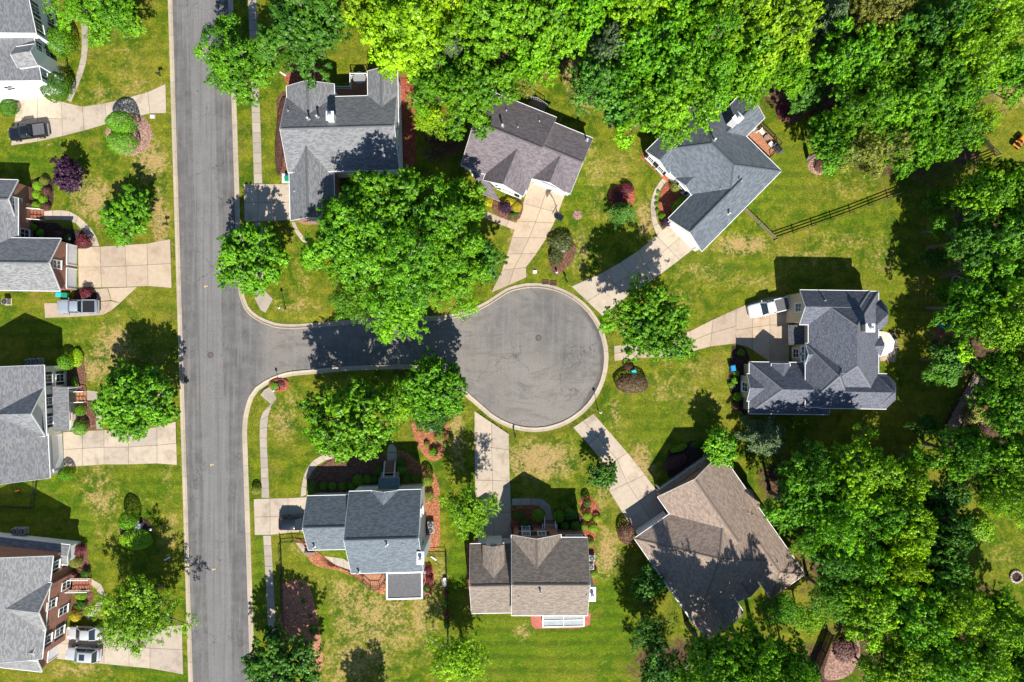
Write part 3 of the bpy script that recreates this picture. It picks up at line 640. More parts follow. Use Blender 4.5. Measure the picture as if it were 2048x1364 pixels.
def wing(h, A, B, C, ze, pitch=.55, ends='gg', rf=.5, roof='r_grey', wall='white', oh=.35, og=.22, vent=True, walls=True, trim='trim', name='roof', zb=0.):
    """A>B runs along the ridge, A>C across it; eave corners in photo pixels at height ze"""
    a, b, c = P(*A, ze), P(*B, ze), P(*C, ze)
    s = (b - a); L = s.length; s.normalize(); t = Vector((-s.y, s.x, 0)); W = (c - a).dot(t)
    if W < 0: t = -t; W = -W
    rise = pitch * W * .5; zr = ze + rise; tm = W * rf
    ha = min(W * .5, L * .499) if ends[0] == 'h' else 0; hb = min(W * .5, L * .499) if ends[1] == 'h' else 0
    def q(u, v, z): p = a + s * u + t * v; return Vector((p.x, p.y, z))
    e = [q(0, 0, ze), q(L, 0, ze), q(L, W, ze), q(0, W, ze)]; r0, r1 = q(ha, tm, zr), q(L - hb, tm, zr)
    V = e + [r0, r1]; th = Vector((0, 0, .15)); Vb = [p - th for p in V]
    planes = [(0, 1, 5, 4), (2, 3, 4, 5)]
    if ha: planes.append((3, 0, 4))
    if hb: planes.append((1, 2, 5))
    flip = s.cross(t).z < 0
    fs, uv, mi = [], [], []
    for pl in planes:
        o = V[pl[0]]; ex = (V[pl[1]] - o).normalized(); nrm = ex.cross(V[pl[2]] - o).normalized(); ey = nrm.cross(ex)
        co = {i: ((V[i] - o).dot(ex) + pl[0] * 3.3, (V[i] - o).dot(ey)) for i in pl}
        pp = pl[::-1] if flip else pl
        fs.append(pp); uv.append([co[i] for i in pp]); mi.append(0)
        fs.append(tuple(i + 6 for i in pp[::-1])); uv.append([(0, 0)] * len(pp)); mi.append(1)
    loop = [0, 1] + ([5] if not hb else []) + [2, 3] + ([4] if not ha else [])
    for i in range(len(loop)):
        x, y = loop[i - 1], loop[i]; f = (x, x + 6, y + 6, y)
        fs.append(f if not flip else f[::-1]); uv.append([(0, 0)] * 4); mi.append(1)
    ro = mesh(name, V + Vb, fs, [M[roof], M[trim]], h, mi, uv)
    if flip: pass
    # gutters and rake boards
    def edge(x, y, nm, out, wd, ht, dz):
        d = (y - x).normalized(); MB().bar(x + out * wd / 2 + Vector((0, 0, dz)), y + out * wd / 2 + Vector((0, 0, dz)), wd, ht).obj(nm, M[trim], ro)
    edge(e[0], e[1], 'gutter', -t, .075, .12, -.06); edge(e[2], e[3], 'gutter', t, .075, .12, -.06)
    if ha: edge(e[3], e[0], 'gutter', -s, .075, .12, -.063)
    if hb: edge(e[1], e[2], 'gutter', s, .075, .12, -.063)
    for k, (hp, x, y, rr, out) in enumerate(((ha, e[0], e[3], r0, -s), (hb, e[1], e[2], r1, s))):
        if not hp and ends[k] == 'g':
            edge(x, rr, 'rake_board', out, .03, .2, -.08); edge(y, rr, 'rake_board', out, .03, .2, -.08)
    if vent and (r1 - r0).length > 1.2:
        v0, v1 = r0 + s * .25 + Vector((0, 0, .015)), r1 - s * .25 + Vector((0, 0, .015)); k = .17; dz = k * pitch
        vv = [v0 - t * k - Vector((0, 0, dz - .035)), v0 + Vector((0, 0, .05)), v0 + t * k - Vector((0, 0, dz - .035)), v1 - t * k - Vector((0, 0, dz - .035)), v1 + Vector((0, 0, .05)), v1 + t * k - Vector((0, 0, dz - .035))]
        ff = [(0, 3, 4, 1), (1, 4, 5, 2), (0, 1, 2), (3, 5, 4), (0, 2, 5, 3)]
        mesh('ridge_vent', vv, [f[::-1] for f in ff] if not flip else ff, M[roof], ro)
    for k, (hp, x, y, rr) in enumerate(((ha, e[0], e[3], r0), (hb, e[1], e[2], r1))):
        if hp:
            for q_ in (x, y):
                d_ = (rr - q_).normalized(); n_ = d_.cross(Vector((0, 0, 1))).normalized() * .13; up_ = Vector((0, 0, .05)); lo_ = Vector((0, 0, -.02))
                mesh('hip_cap', [q_ - n_ + lo_, q_ + up_, q_ + n_ + lo_, rr - n_ + lo_, rr + up_, rr + n_ + lo_], [(0, 1, 4, 3), (1, 2, 5, 4), (0, 2, 1), (3, 4, 5)], M['cap_navy' if roof == 'r_navy' else roof], ro)
    w_ = Wing(); w_.a, w_.s, w_.t, w_.L, w_.W, w_.oh, w_.og, w_.ze, w_.h, w_.roof, w_.pitch, w_.tm, w_.zr = a, s, t, L, W, oh, og, ze, h, ro, pitch, tm, zr
    if walls:
        # walls: a profile under the roof drawn along the ridge
        g0 = oh if ends[0] == 'h' else og; g1 = oh if ends[1] == 'h' else og
        zt = ze + rise / tm * oh - .13; zt2 = ze + rise / (W - tm) * oh - .13
        hip = 'h' in ends
        prof = [(oh, zb), (oh, zt - (.1 if hip else 0)), (W - oh, zt2 - (.1 if hip else 0)), (W - oh, zb)]
        if not hip: prof.insert(2, (tm, zr - .13))
        n = len(prof); vv = [q(g0, v, z) for v, z in prof] + [q(L - g1, v, z) for v, z in prof]
        ff = [(i, (i + 1) % n, n + (i + 1) % n, n + i) for i in range(n)] + [tuple(range(n))[::-1], tuple(range(n, 2 * n))]
        if not flip: ff = [f[::-1] for f in ff]
        mesh('wall', vv, ff, M[wall], h)
        if hip:       # gable ends over a hip-ended box
            for k, g in ((0, g0), (1, L - g1)):
                if ends[k] in 'gn':
                    u0, u1 = g, g + (.12 if k == 0 else -.12)
                    tr = [(oh, zt - .13), (tm, zr - .13), (W - oh, zt2 - .13)]
                    vv = [q(u0, v, z) for v, z in tr] + [q(u1, v, z) for v, z in tr]
                    mesh('gable', vv, [(0, 1, 2), (5, 4, 3), (0, 3, 4, 1), (1, 4, 5, 2), (2, 5, 3, 0)], M[wall], h)
    return w_

def face(wg, side, f, z):
    """point on a wall: fraction f along it, height z -> (point, right, out)"""
    s, t = wg.s, wg.t
    if side == 't0': p = wg.a + s * wg.L * f + t * wg.oh; o = -t; r = s
    elif side == 't1': p = wg.a + s * wg.L * f + t * (wg.W - wg.oh); o = t; r = s
    elif side == 's0': p = wg.a + t * wg.W * f + s * wg.og; o = -s; r = t
    else: p = wg.a + t * wg.W * f + s * (wg.L - wg.og); o = s; r = t
    return Vector((p.x, p.y, z)), r, o

def window(wg, side, f, z, w_=1.0, hh=1.5, sh=None, out=0.):
    p, r, o = face(wg, side, f, z); up = Vector((0, 0, 1)); p = p + o * out
    T = Matrix((r.to_4d(), up.to_4d(), o.to_4d(), (0, 0, 0, 1))).transposed(); T[3][3] = 1
    for i in range(3): T[i][3] = p[i]; T[3][i] = 0
    fr = MB()
    for x in (-1, 1): fr.box((x * (w_ / 2 + .05), 0, .03), (.1, hh + .2, .1), M=T)
    for y in (-1, 1): fr.box((0, y * (hh / 2 + .05), .03), (w_, .1, .1), M=T)
    win = fr.obj('window', M['trim'], wg.h)
    for y in (-1, 1): MB().box((0, y * hh / 4, .025), (w_, hh / 2 - .03, .03), M=T).obj('pane', M['glass'], win)
    MB().box((0, 0, .05), (w_, .05, .04), M=T).obj('sash_bar', M['trim'], win)
    mu = MB().box((0, hh / 4, .045), (.035, hh / 2 - .05, .025), M=T); mu.box((0, -hh / 4, .045), (.035, hh / 2 - .05, .025), M=T)
    mu.obj('muntin', M['trim'], win)
    MB().box((0, -hh / 2 - .13, .07), (w_ + .3, .06, .2), M=T).obj('sill', M['trim'], win)
    if sh:
        for x in (-1, 1): MB().box((x * (w_ / 2 + .1 + w_ * .22), 0, .035), (w_ * .42, hh + .1, .05), M=T).obj('shutter', M[sh], win)
    return win
def garage(wg, side, f, w_=2.7, hh=2.15, mat='door_w'):
    p, r, o = face(wg, side, f, G + hh / 2 + .05); up = Vector((0, 0, 1))
    T = Matrix((r.to_4d(), up.to_4d(), o.to_4d(), (0, 0, 0, 1))).transposed()
    for i in range(3): T[i][3] = p[i]; T[3][i] = 0
    fr = MB()
    for x in (-1, 1): fr.box((x * (w_ / 2 + .07), 0, .04), (.14, hh + .14, .14), M=T)
    fr.box((0, hh / 2 + .07, .04), (w_, .14, .14), M=T)
    d = fr.obj('garage_door', M['trim'], wg.h)
    for k in range(4): MB().box((0, -hh / 2 + hh * (k + .5) / 4, .03), (w_ - .02, hh / 4 - .025, .05), M=T).obj('panel', M[mat], d)
    return d
def door(wg, side, f, mat='dark', w_=.95, hh=2.1, zb=G):
    p, r, o = face(wg, side, f, zb + hh / 2 + .1); up = Vector((0, 0, 1))
    T = Matrix((r.to_4d(), up.to_4d(), o.to_4d(), (0, 0, 0, 1))).transposed()
    for i in range(3): T[i][3] = p[i]; T[3][i] = 0
    fr = MB()
    for x in (-1, 1): fr.box((x * (w_ / 2 + .06), 0, .03), (.12, hh + .12, .12), M=T)
    fr.box((0, hh / 2 + .06, .03), (w_, .12, .12), M=T)
    d = fr.obj('door', M['trim'], wg.h); MB().box((0, 0, .02), (w_, hh, .05), M=T).obj('leaf', M[mat], d)
    MB().box((w_ * .38, 0, .07), (.05, .12, .06), M=T).obj('handle', M['grey'], d)
def roofz(wgs, x, y):
    best = 0
    for g in wgs:
        d = Vector((x, y, 0)) - Vector((g.a.x, g.a.y, 0)); u, v = d.dot(g.s), d.dot(g.t)
        if -.01 <= u <= g.L and 0 <= v <= g.W: best = max(best, g.ze + (g.zr - g.ze) * min(v / g.tm, (g.W - v) / (g.W - g.tm)))
    return best
def pipe(h, wgs, px, py, big=0):
    p = P(px, py, 5.5); z = roofz(wgs, p.x, p.y); p = P(px, py, z); z = roofz(wgs, p.x, p.y)
    if z <= 0: return
    r = .11 if big else .05; hh = .75 if big else .35
    mb = MB().lathe([(r * 2.4, -.25), (r * 2.2, .06), (r, .1), (r, hh)] + ([(r * 1.7, hh), (r * 1.7, hh + .1), (.02, hh + .2)] if big else [(r * .7, hh)]), (p.x, p.y, z), 10)
    o = mb.obj('vent_pipe', M['grey'], h)
def chimney(h, px, py, zt, sx=.9, sy=.9, rz=0, mat='white', zb=0):
    p = P(px, py, zt); c = MB().box((p.x, p.y, (zt + zb) / 2), (sx, sy, zt - zb), rz).obj('chimney', M[mat], h)
    MB().box((p.x, p.y, zt + .06), (sx + .2, sy + .2, .12), rz).obj('chimney_cap', M['trim'], c)
    MB().lathe([(.16, .1), (.16, .5), (.26, .5), (.26, .62), (.05, .72)], (p.x, p.y, zt), 12).obj('flue', M['grey'], c)
def steps(name, a, b, wd, z0, z1, n, mat, label_parent, rail='trim'):
    """stairs from pixel a at the bottom to pixel b at the top, a part of the house"""
    A, B = P(*a).to_2d(), P(*b).to_2d(); d = (B - A); L = d.length; d.normalize(); rz = math.atan2(d.y, d.x)
    base = None
    for k in range(n):
        z = z0 + (z1 - z0) * (k + 1) / n; c = A + d * L * (k + .5) / n
        o = MB().box((c.x, c.y, (z + z0) / 2 - .05), (L / n - .015, wd, z - z0 + .1), rz).obj('stair_tread' if base else name, M[mat], base or label_parent)
        base = base or o
    if rail:
        nrm = Vector((-d.y, d.x))
        for sg in (-1, 1):
            q0 = A + nrm * sg * wd / 2 ; q1 = B + nrm * sg * wd / 2; mb = MB()
            mb.bar((q0.x, q0.y, z0 + .95), (q1.x, q1.y, z1 + .95), .08, .08); mb.bar((q0.x, q0.y, z0 + .3), (q1.x, q1.y, z1 + .3), .05, .05)
            for k in range(5):
                f = k / 4; q = q0 + (q1 - q0) * f; zz = z0 + (z1 - z0) * f; mb.bar((q.x, q.y, zz - .05), (q.x, q.y, zz + .98), .07 if k in (0, 4) else .04, .07 if k in (0, 4) else .04)
            mb.obj('handrail', M[rail], base)
def railing(h, pts, z, mat='dark', ht=1.0, par=None, n=7):
    mb = MB(); w_ = [P(*p, z) for p in pts]
    for a, b in zip(w_[:-1], w_[1:]):
        up = Vector((0, 0, 1)); mb.bar(a + up * ht, b + up * ht, .09, .06); mb.bar(a + up * .15, b + up * .15, .05, .05)
        k = max(2, int((b - a).length / .3))
        for i in range(k + 1): p = a + (b - a) * i / k; mb.bar(p, p + up * ht, .03, .03)
        mb.bar(a, a + up * (ht + .08), .1, .1)
    mb.bar(w_[-1], w_[-1] + up * (ht + .08), .1, .1)
    return mb.obj('railing', M[mat], par or h)
def deck(h, pts, z, label=None, mat='deck', ang=0.):
    w_ = [P(*p, z).to_2d() for p in pts]
    fl = MB().prism([tuple(p) for p in w_], z - .25, z - .04).obj('deck', M['wood_d'], h)
    c = sum(w_, Vector((0, 0))) / len(w_)
    # boards clipped to the outline by scan lines
    d = Vector((math.cos(ang), math.sin(ang))); n = Vector((-d.y, d.x)); ys = [(p - c).dot(n) for p in w_]; y = min(ys) + .08; mb = MB()
    while y < max(ys) - .04:
        xs = []
        for i in range(len(w_)):
            p, q_ = w_[i - 1] - c, w_[i] - c; y0, y1 = p.dot(n), q_.dot(n)
            if (y0 > y) != (y1 > y): xs.append(p.dot(d) + (q_.dot(d) - p.dot(d)) * (y - y0) / (y1 - y0))
        xs.sort()
        for x0, x1 in zip(xs[::2], xs[1::2]):
            m_ = c + n * y + d * (x0 + x1) / 2; mb.box((m_.x, m_.y, z - .02), (x1 - x0, .135, .04), ang)
        y += .15
    tag(mb.obj('deck_boards', M[mat], fl), kind='stuff')
    for p in w_: MB().box((p.x, p.y, z / 2 - .13), (.14, .14, z - .1)).obj('post', M['wood_d'], fl)
    return fl
def shed(h, corners, zs, roof='r_grey', name='porch_roof', post=None):
    """single-slope roof: four pixel corners with their heights"""
    v = [P(*c, z) for c, z in zip(corners, zs)]
    if (v[1] - v[0]).cross(v[2] - v[0]).z < 0: v = v[::-1]
    lo = [p - Vector((0, 0, .14)) for p in v]; ex = (v[1] - v[0]).normalized(); nn = ex.cross(v[2] - v[0]).normalized(); ey = nn.cross(ex)
    uv = [[((p - v[0]).dot(ex), (p - v[0]).dot(ey)) for p in v]] + [[(0, 0)] * 4] * 5
    r = mesh(name, v + lo, [(0, 1, 2, 3), (7, 6, 5, 4), (0, 4, 5, 1), (1, 5, 6, 2), (2, 6, 7, 3), (3, 7, 4, 0)], [M[roof], M['trim']], h, [0, 1, 1, 1, 1, 1], uv)
    if post:
        cc = sum(v, Vector()) / 4
        for i in post:
            p = v[i] + (cc - v[i]) * .06; MB().bar((p.x, p.y, 0), (p.x, p.y, v[i].z - .1), .16, .16).obj('porch_post', M['trim'], r)
    return r

# 1 white house, top left -------------------------------------------------
h = house(30, 110, 'white house with grey roof and green shutters at top left'); W_ = []
a = wing(h, (83, 161), (66, 68), (-90, 178), 5.0, .45, roof='r_grey', wall='white'); W_.append(a)
b = wing(h, (72, 66), (38, -90), (-90, 92), 6.3, .5, roof='r_grey', wall='white'); W_.append(b)
wing(h, (69, 88), (30, 94), (73, 132), 5.9, .8, roof='r_pale', wall='white', vent=False, name='dormer_roof')
shed(h, [(44, 8), (58, 4), (66, 24), (52, 28)], (4.6, 3.6, 3.6, 4.6), 'r_slate')
for f, z in ((.28, 1.6), (.78, 1.6), (.28, 3.9), (.78, 3.9)): window(a, 't0' if a.t.x < 0 else 't1', f, z, 1.0, 1.5, 'green_sh')
for f, z in ((.15, 1.7), (.38, 4.8), (.15, 4.8), (.38, 1.7)): window(b, 't0', f, z, 1.0, 1.5, 'green_sh')
window(a, 's0', .42, 4.2, 1.0, 1.2); garage(a, 's0', .2, 2.5)
steps('front_steps', (113, 14), (104, 17), 1.4, G, .7, 3, 'brick', h)
# 2 brick house with two garage doors -------------------------------------
h = house(70, 480, 'red brick house with pale grey gables and two white garage doors'); W_ = []
a = wing(h, (36, 360), (-110, 356), (38, 446), 3.3, .58, roof='r_grey', wall='brick'); W_.append(a)
b = wing(h, (36, 396), (36, 492), (-110, 396), 3.6, .42, roof='r_grey', wall='brick'); W_.append(b)
c = wing(h, (122, 477), (-110, 474), (124.5, 582), 3.9, .66, roof='r_pale', wall='brick'); W_.append(c)
window(a, 's0', .5, 3.2, 1.0, 1.6); window(b, 't0', .7, 1.9, 1.1, 1.6); window(c, 's0', .5, 4.4, 1.0, 1.5)
garage(c, 's0', .27); garage(c, 's0', .73)
steps('front_steps', (88, 431), (54, 430), 1.5, G, .9, 6, 'brick', h)
MB().box(tuple(P(48, 430, .5)), (1.2, 1.7, .9)).obj('landing', M['brick'], h)
pipe(h, W_, 20, 575); pipe(h, W_, 24, 400)
# 3 white house with porch --------------------------------------------------
h = house(60, 850, 'white house with a roofed front porch beside a pale drive'); W_ = []
a = wing(h, (88, 730), (93, 872), (-52, 733), 5.3, .5, 'gn', roof='r_grey', wall='cream'); W_.append(a)
b = wing(h, (95, 862), (100, 956), (-55, 862), 3.6, .62, roof='r_grey', wall='cream', ends='ng'); W_.append(b)
c = wing(h, (88, 775), (-20, 777), (92, 872), 5.35, .8, 'gn', roof='r_grey', wall='cream', vent=False); W_.append(c)
shed(h, [(105, 773), (136, 774), (138, 862), (108, 862)], (3.5, 2.9, 2.9, 3.5), 'r_grey', post=(1, 2))
for y in (.2,): window(a, 't0' if a.t.x < 0 else 't1', y, 4.2, .9, 1.5, 'black_sh'); window(a, 't0', y, 1.7, .9, 1.5, 'black_sh')
for f in (.3, .7): window(c, 's0', f, 4.3, .9, 1.5, 'black_sh')
garage(b, 't0', .52, 4.8)
MB().box(tuple(P(140, 815, .35)), (1.9, 6.0, .6)).obj('porch_floor', M['conc'], h)
railing(h, [(146, 773), (146, 781)], .65, 'trim', .9); railing(h, [(149, 806), (149, 855)], .65, 'trim', .9)
steps('front_steps', (174, 793), (149, 793), 1.5, G, .6, 4, 'deck', h)
# 4 brick house, bottom left ------------------------------------------------
h = house(60, 1220, 'red brick house with curved front steps and dormer at bottom left'); W_ = []
a = wing(h, (106, 1112), (84, 1318), (-90, 1090), 5.4, .5, roof='r_pale', wall='brick'); W_.append(a)
b = wing(h, (103, 1166), (-30, 1150), (97, 1262), 5.5, .62, 'gn', roof='r_pale', wall='brick', vent=False); W_.append(b)
c = wing(h, (94, 1252), (-60, 1235), (84, 1344), 3.6, .62, roof='r_pale', wall='brick'); W_.append(c)
wing(h, (80, 1275), (10, 1268), (72, 1322), 5.0, .75, roof='r_pale', wall='white', vent=False, name='dormer_roof')
d_ = wing(h, (140, 1090), (-90, 1064), (134, 1130), 2.9, .25, roof='r_pale', wall='white', vent=False)
for f in (.12, .85): window(a, 't0', f, 4.3, 1.0, 1.7, 'black_sh'); window(a, 't0', f, 1.7, 1.0, 1.7, 'black_sh')
window(b, 's0', .5, 4.7, 1.0, 1.7); window(b, 's0', .25, 1.9, 1.0, 1.7); window(b, 's0', .8, 1.9, 1.0, 1.7)
garage(c, 's0', .5, 4.8)
steps('front_steps', (183, 1168), (148, 1164), 1.7, G, 1.0, 7, 'brick', h)
MB().box(tuple(P(142, 1163, .55)), (1.3, 2., .9)).obj('landing', M['brick'], h)
# 5 large grey house ----------------------------------------------------------
h = house(690, 300, 'large grey roofed house with white chimney beside the street'); W_ = []
a = wing(h, (572, 196), (794, 190), (578, 345), 5.2, .57, roof='r_grey', wall='white'); W_.append(a)
b = wing(h, (573, 172), (577, 260), (668, 168), 5.2, .5, roof='r_grey', wall='white', ends='gn'); W_.append(b)
c = wing(h, (735, 142), (737, 260), (795, 140), 5.2, .55, 'gn', roof='r_grey', wall='white'); W_.append(c)
d_ = wing(h, (581, 441), (576, 262), (670, 441), 4.75, .72, 'gn', roof='r_grey', wall='brick_br'); W_.append(d_)
chimney(h, 660, 232, 8.6, .8, 1.0)
deck(h, [(703, 152), (735, 152), (735, 196), (668, 198), (668, 178), (703, 178)], 1.2)
railing(h, [(668, 178), (703, 178), (703, 152), (735, 152)], 1.2, 'trim', .95)
for f in (.3, .7): window(a, 's1', f, 4.3, .9, 1.4)
window(d_, 's0', .5, 4.1, 1.0, 1.2); garage(d_, 't1' if d_.t.x < 0 else 't0', .25, 4.8)
for q in ((577, 222), (619, 240), (637, 236), (588, 344), (588, 382)): pipe(h, W_, *q, big=q[0] > 600)
# 6 mauve-roofed house ----------------------------------------------------------
h = house(1060, 330, 'house with mauve grey roof and two front gables'); W_ = []
a = wing(h, (981, 182), (1113.5, 235), (922, 330), 3.4, .6, 'gn', roof='r_mauve', wall='white'); W_.append(a)
b = wing(h, (1104, 243), (1186, 276.5), (1060, 355), 3.25, .5, roof='r_mauve', wall='white'); W_.append(b)
c = wing(h, (966, 360), (1000, 278), (1046, 394), 3.5, .84, 'gn', roof='r_mauve', wall='white', vent=False); W_.append(c)
d_ = wing(h, (1064, 357), (1090, 296), (1131, 385), 3.3, .78, 'gn', roof='r_mauve', wall='white', vent=False); W_.append(d_)
shed(h, [(941, 338), (972, 352), (1000, 403), (964, 388)], (3.4, 3.4, 2.7, 2.7), 'r_mauve', post=(2, 3))
shed(h, [(990, 372), (1015, 372), (1018, 380), (992, 374)], (3.0, 3.0, 2.6, 2.6), 'r_mauve')
garage(d_, 's0', .5, 4.0); window(c, 's0', .6, 1.7, 1.8, 1.4, 'black_sh')
for q in ((1005, 253, 1), (1036, 254), (1079, 241), (1174, 280, 1), (1013, 220)): pipe(h, W_, q[0], q[1], len(q) > 2)
railing(h, [(1062, 198), (1075, 200), (1094, 213)], 1.0, 'grey', .9); deck(h, [(1055, 208), (1068, 195), (1095, 210), (1090, 222)], 1.0, mat='wood')
# 7 blue-grey house ---------------------------------------------------------------
h = house(1430, 350, 'blue grey roofed house with a long garage wing and back deck'); W_ = []
a = wing(h, (1296, 302), (1451, 455), (1409, 190), 3.3, .66, 'hh', roof='r_blue', wall='white'); W_.append(a)
b = wing(h, (1336.5, 436.7), (1440, 332), (1402, 504.5), 3.32, .74, 'gn', roof='r_blue', wall='white'); W_.append(b)
c = wing(h, (1482, 188), (1420, 250), (1529, 236), 3.34, .58, 'gn', roof='r_blue', wall='white'); W_.append(c)
d_ = wing(h, (1292, 302), (1345, 250), (1338, 347), 3.38, .6, 'gn', roof='r_blue', wall='white', vent=False); W_.append(d_)
e_ = wing(h, (1351, 357), (1395, 315), (1385, 389), 3.38, .6, 'gn', roof='r_blue', wall='white', vent=False); W_.append(e_)
g_ = wing(h, (1432, 196), (1405, 225), (1452, 216), 3.36, .58, 'gn', roof='r_blue', wall='white', vent=False); W_.append(g_)
garage(b, 's0', .5, 4.8); window(d_, 's0', .28, 1.7, .9, 1.4, 'black_sh'); window(d_, 's0', .72, 1.7, .9, 1.4, 'black_sh'); window(e_, 's0', .5, 1.7, 1.1, 1.4, 'black_sh')
chimney(h, 1476, 236, 7.0, .95, .95, math.radians(45))
deck(h, [(1494, 273), (1518, 248), (1560, 289), (1541, 313)], .8, ang=math.radians(-45)); railing(h, [(1518, 248), (1560, 289), (1541, 313)], .8, 'wood_d', .9)
for q in ((1427, 281, 1), (1485, 360), (1440, 378), (1457, 427, 1)): pipe(h, W_, q[0], q[1], len(q) > 2)
# 8 dark gabled house ----------------------------------------------------------------
h = house(1660, 710, 'large navy shingled house with many gables and tan walls'); W_ = []
a = wing(h, (1617, 583), (1617, 800), (1757, 583), 5.3, .78, 'hh', roof='r_navy', wall='beige', vent=False); W_.append(a)
b = wing(h, (1600, 580), (1740, 582), (1599, 649), 5.32, .78, 'gh', roof='r_navy', wall='beige', vent=False); W_.append(b)
c = wing(h, (1611, 687), (1700, 687), (1610, 814), 5.3, .78, 'hh', roof='r_navy', wall='beige', vent=False); W_.append(c)
d_ = wing(h, (1640, 746), (1774, 748), (1640, 816), 5.34, .78, 'hn', roof='r_navy', wall='beige', vent=False); W_.append(d_)
e_ = wing(h, (1499, 724), (1660, 726), (1496, 827), 3.5, .78, 'hh', roof='r_navy', wall='beige', vent=False); W_.append(e_)
f_ = wing(h, (1494, 748), (1540, 748), (1493, 802), 3.55, .68, 'gn', roof='r_navy', wall='beige', vent=False); W_.append(f_)
g_ = wing(h, (1543, 727), (1543, 780), (1580, 727), 3.9, .85, 'gn', roof='r_navy', wall='beige', vent=False); W_.append(g_)
i_ = wing(h, (1612, 690), (1645, 690), (1612, 727), 5.4, .62, 'gn', roof='r_navy', wall='beige', vent=False); W_.append(i_)
j_ = wing(h, (1730, 672), (1762, 672), (1730, 712), 5.1, .7, 'ng', roof='r_navy', wall='beige', vent=False); W_.append(j_)
def turret(h, pts, ze, za, wall='beige', roof='r_navy'):
    v = [P(*p, ze) for p in pts]; c_ = sum(v, Vector()) / len(v); ap = Vector((c_.x, c_.y, za)); n = len(v); fs, uv, vv = [], [], []
    if (v[0] - c_).cross(v[1] - c_).z < 0: v = v[::-1]
    vv = v + [ap] + [p - Vector((0, 0, .15)) for p in v]
    for i in range(n):
        j = (i + 1) % n; ln = (v[j] - v[i]).length; hh = ((v[i] + v[j]) / 2 - ap).length
        fs.append((i, j, n)); uv.append([(i, 0), (i + ln, 0), (i + ln / 2, hh)])
    mi = [0] * n
    for i in range(n): fs.append((i, n + 1 + i, n + 1 + (i + 1) % n, (i + 1) % n)); uv.append([(0, 0)] * 4); mi.append(1)
    mesh('bay_roof', vv, fs, [M[roof], M['trim']], h, mi, uv)
    w_ = [(c_ + (p - c_) * .88) for p in v]; MB().prism([(p.x, p.y) for p in w_], 0, ze - .1).obj('bay', M[wall], h)
turret(h, [(1752, 748), (1775, 749), (1792, 766), (1792, 799), (1774, 816), (1752, 816)], 5.33, 7.45)
turret(h, [(1742, 600), (1762, 599), (1775, 614), (1775, 647), (1762, 660), (1742, 660)], 5.2, 7.3)
for f in (.3, .68): window(i_, 's0', f, 4.4, 1.0, 1.5); 
window(b, 's0', .5, 4.5, 1.1, 1.8); window(f_, 's0', .5, 2.2, 1.2, 2.0); window(c, 's0', .16, 1.8, 1.1, 1.8)
for k in (.2, .5, .8): garage(e_, 't0' if e_.t.y < 0 else 't1', .12 + .55 * k, 2.4)
chimney(h, 1740, 656, 9.6, 1.0, .9, 0, 'beige')
shed(h, [(1577, 650), (1618, 650), (1620, 688), (1578, 690)], (2.9, 3.3, 3.3, 2.9), 'r_slate')
for q in ((1655, 600), (1690, 747)): pipe(h, W_, *q)
# 9 brown house ----------------------------------------------------------------------
h = house(1440, 1080, 'wide brown shingled house turned towards the court'); W_ = []
def uv9(u, v): return (1268.6 + .57 * u + .82 * v, 1077 + .82 * u - .57 * v)
a = wing(h, uv9(0, 0), uv9(212, 0), uv9(0, 226), 3.3, .52, 'hh', roof='r_brown', wall='brick_br'); W_.append(a)
b = wing(h, uv9(-42, 86), uv9(110, 86), uv9(-42, 240), 3.34, .56, 'gn', roof='r_brown', wall='brick_br', og=.25); W_.append(b)
c = wing(h, uv9(50, 156), uv9(254, 156), uv9(50, 240), 3.36, .47, 'nh', roof='r_brown', wall='brick_br'); W_.append(c)
d_ = wing(h, uv9(60, 2), uv9(246, 2), uv9(60, 96), 3.36, .45, 'ng', roof='r_brown', wall='brick_br', vent=False); W_.append(d_)
e_ = wing(h, uv9(90, 98), uv9(222, 98), uv9(90, 152), 3.3, .5, 'ng', roof='r_brown', wall='beige'); W_.append(e_)
turret(h, [uv9(40, 232), uv9(46, 242), uv9(54, 248), uv9(84, 248), uv9(92, 242), uv9(97, 232)], 3.3, 4.6, 'brick_br', 'r_brown')
garage(a, 's0', .2, 4.6)
po = shed(h, [uv9(-41, 95), uv9(-41, 235), uv9(-52, 235), uv9(-52, 95)], (3.2, 3.2, 2.95, 2.95), 'r_brown', post=(2, 3))
railing(h, [uv9(-56, 92), uv9(-56, 165), uv9(-56, 232)], .3, 'trim', .9, po)
for q in ((1497, 1026), (1505, 1030), (1543, 1132), (1555, 1125)): pipe(h, W_, *q)
# 10 tan-roofed brick house ------------------------------------------------------------
h = house(1070, 1150, 'tan shingled brick house with white railed front steps'); W_ = []
a = wing(h, (1023, 1075), (1175, 1075), (1032, 1231), 5.6, .6, roof='r_tan', wall='brick'); W_.append(a)
b = wing(h, (940, 1088), (1034, 1086), (944, 1227), 3.8, .6, roof='r_tan', wall='brick'); W_.append(b)
c = wing(h, (1023, 1070), (1024, 1165), (1122, 1070), 5.62, .62, 'gn', roof='r_tan', wall='brick'); W_.append(c)
d_ = wing(h, (966, 1090), (967, 1165), (1008, 1090), 5.3, .6, 'gn', roof='r_tan', wall='white', vent=False, name='dormer_roof', trim='r_tan'); W_.append(d_)
for f, z in ((.3, 4.4), (.3, 1.8), (.62, 4.4)): window(c, 's0', f, z, 1.0, 1.5, 'black_sh')
for f, z in ((.78, 4.4), (.9, 4.4)): window(a, 't0' if a.t.y < 0 else 't1', f, z, .9, 1.5, 'black_sh')
window(d_, 's0', .5, 4.9, .8, .9); garage(b, 't0', .55, 4.8)
steps('front_steps', (1099, 1030), (1099, 1050), 1.5, G, .9, 5, 'brick', h); MB().box(tuple(P(1099, 1055, .5)), (1.9, 1.2, .85)).obj('landing', M['conc'], h)
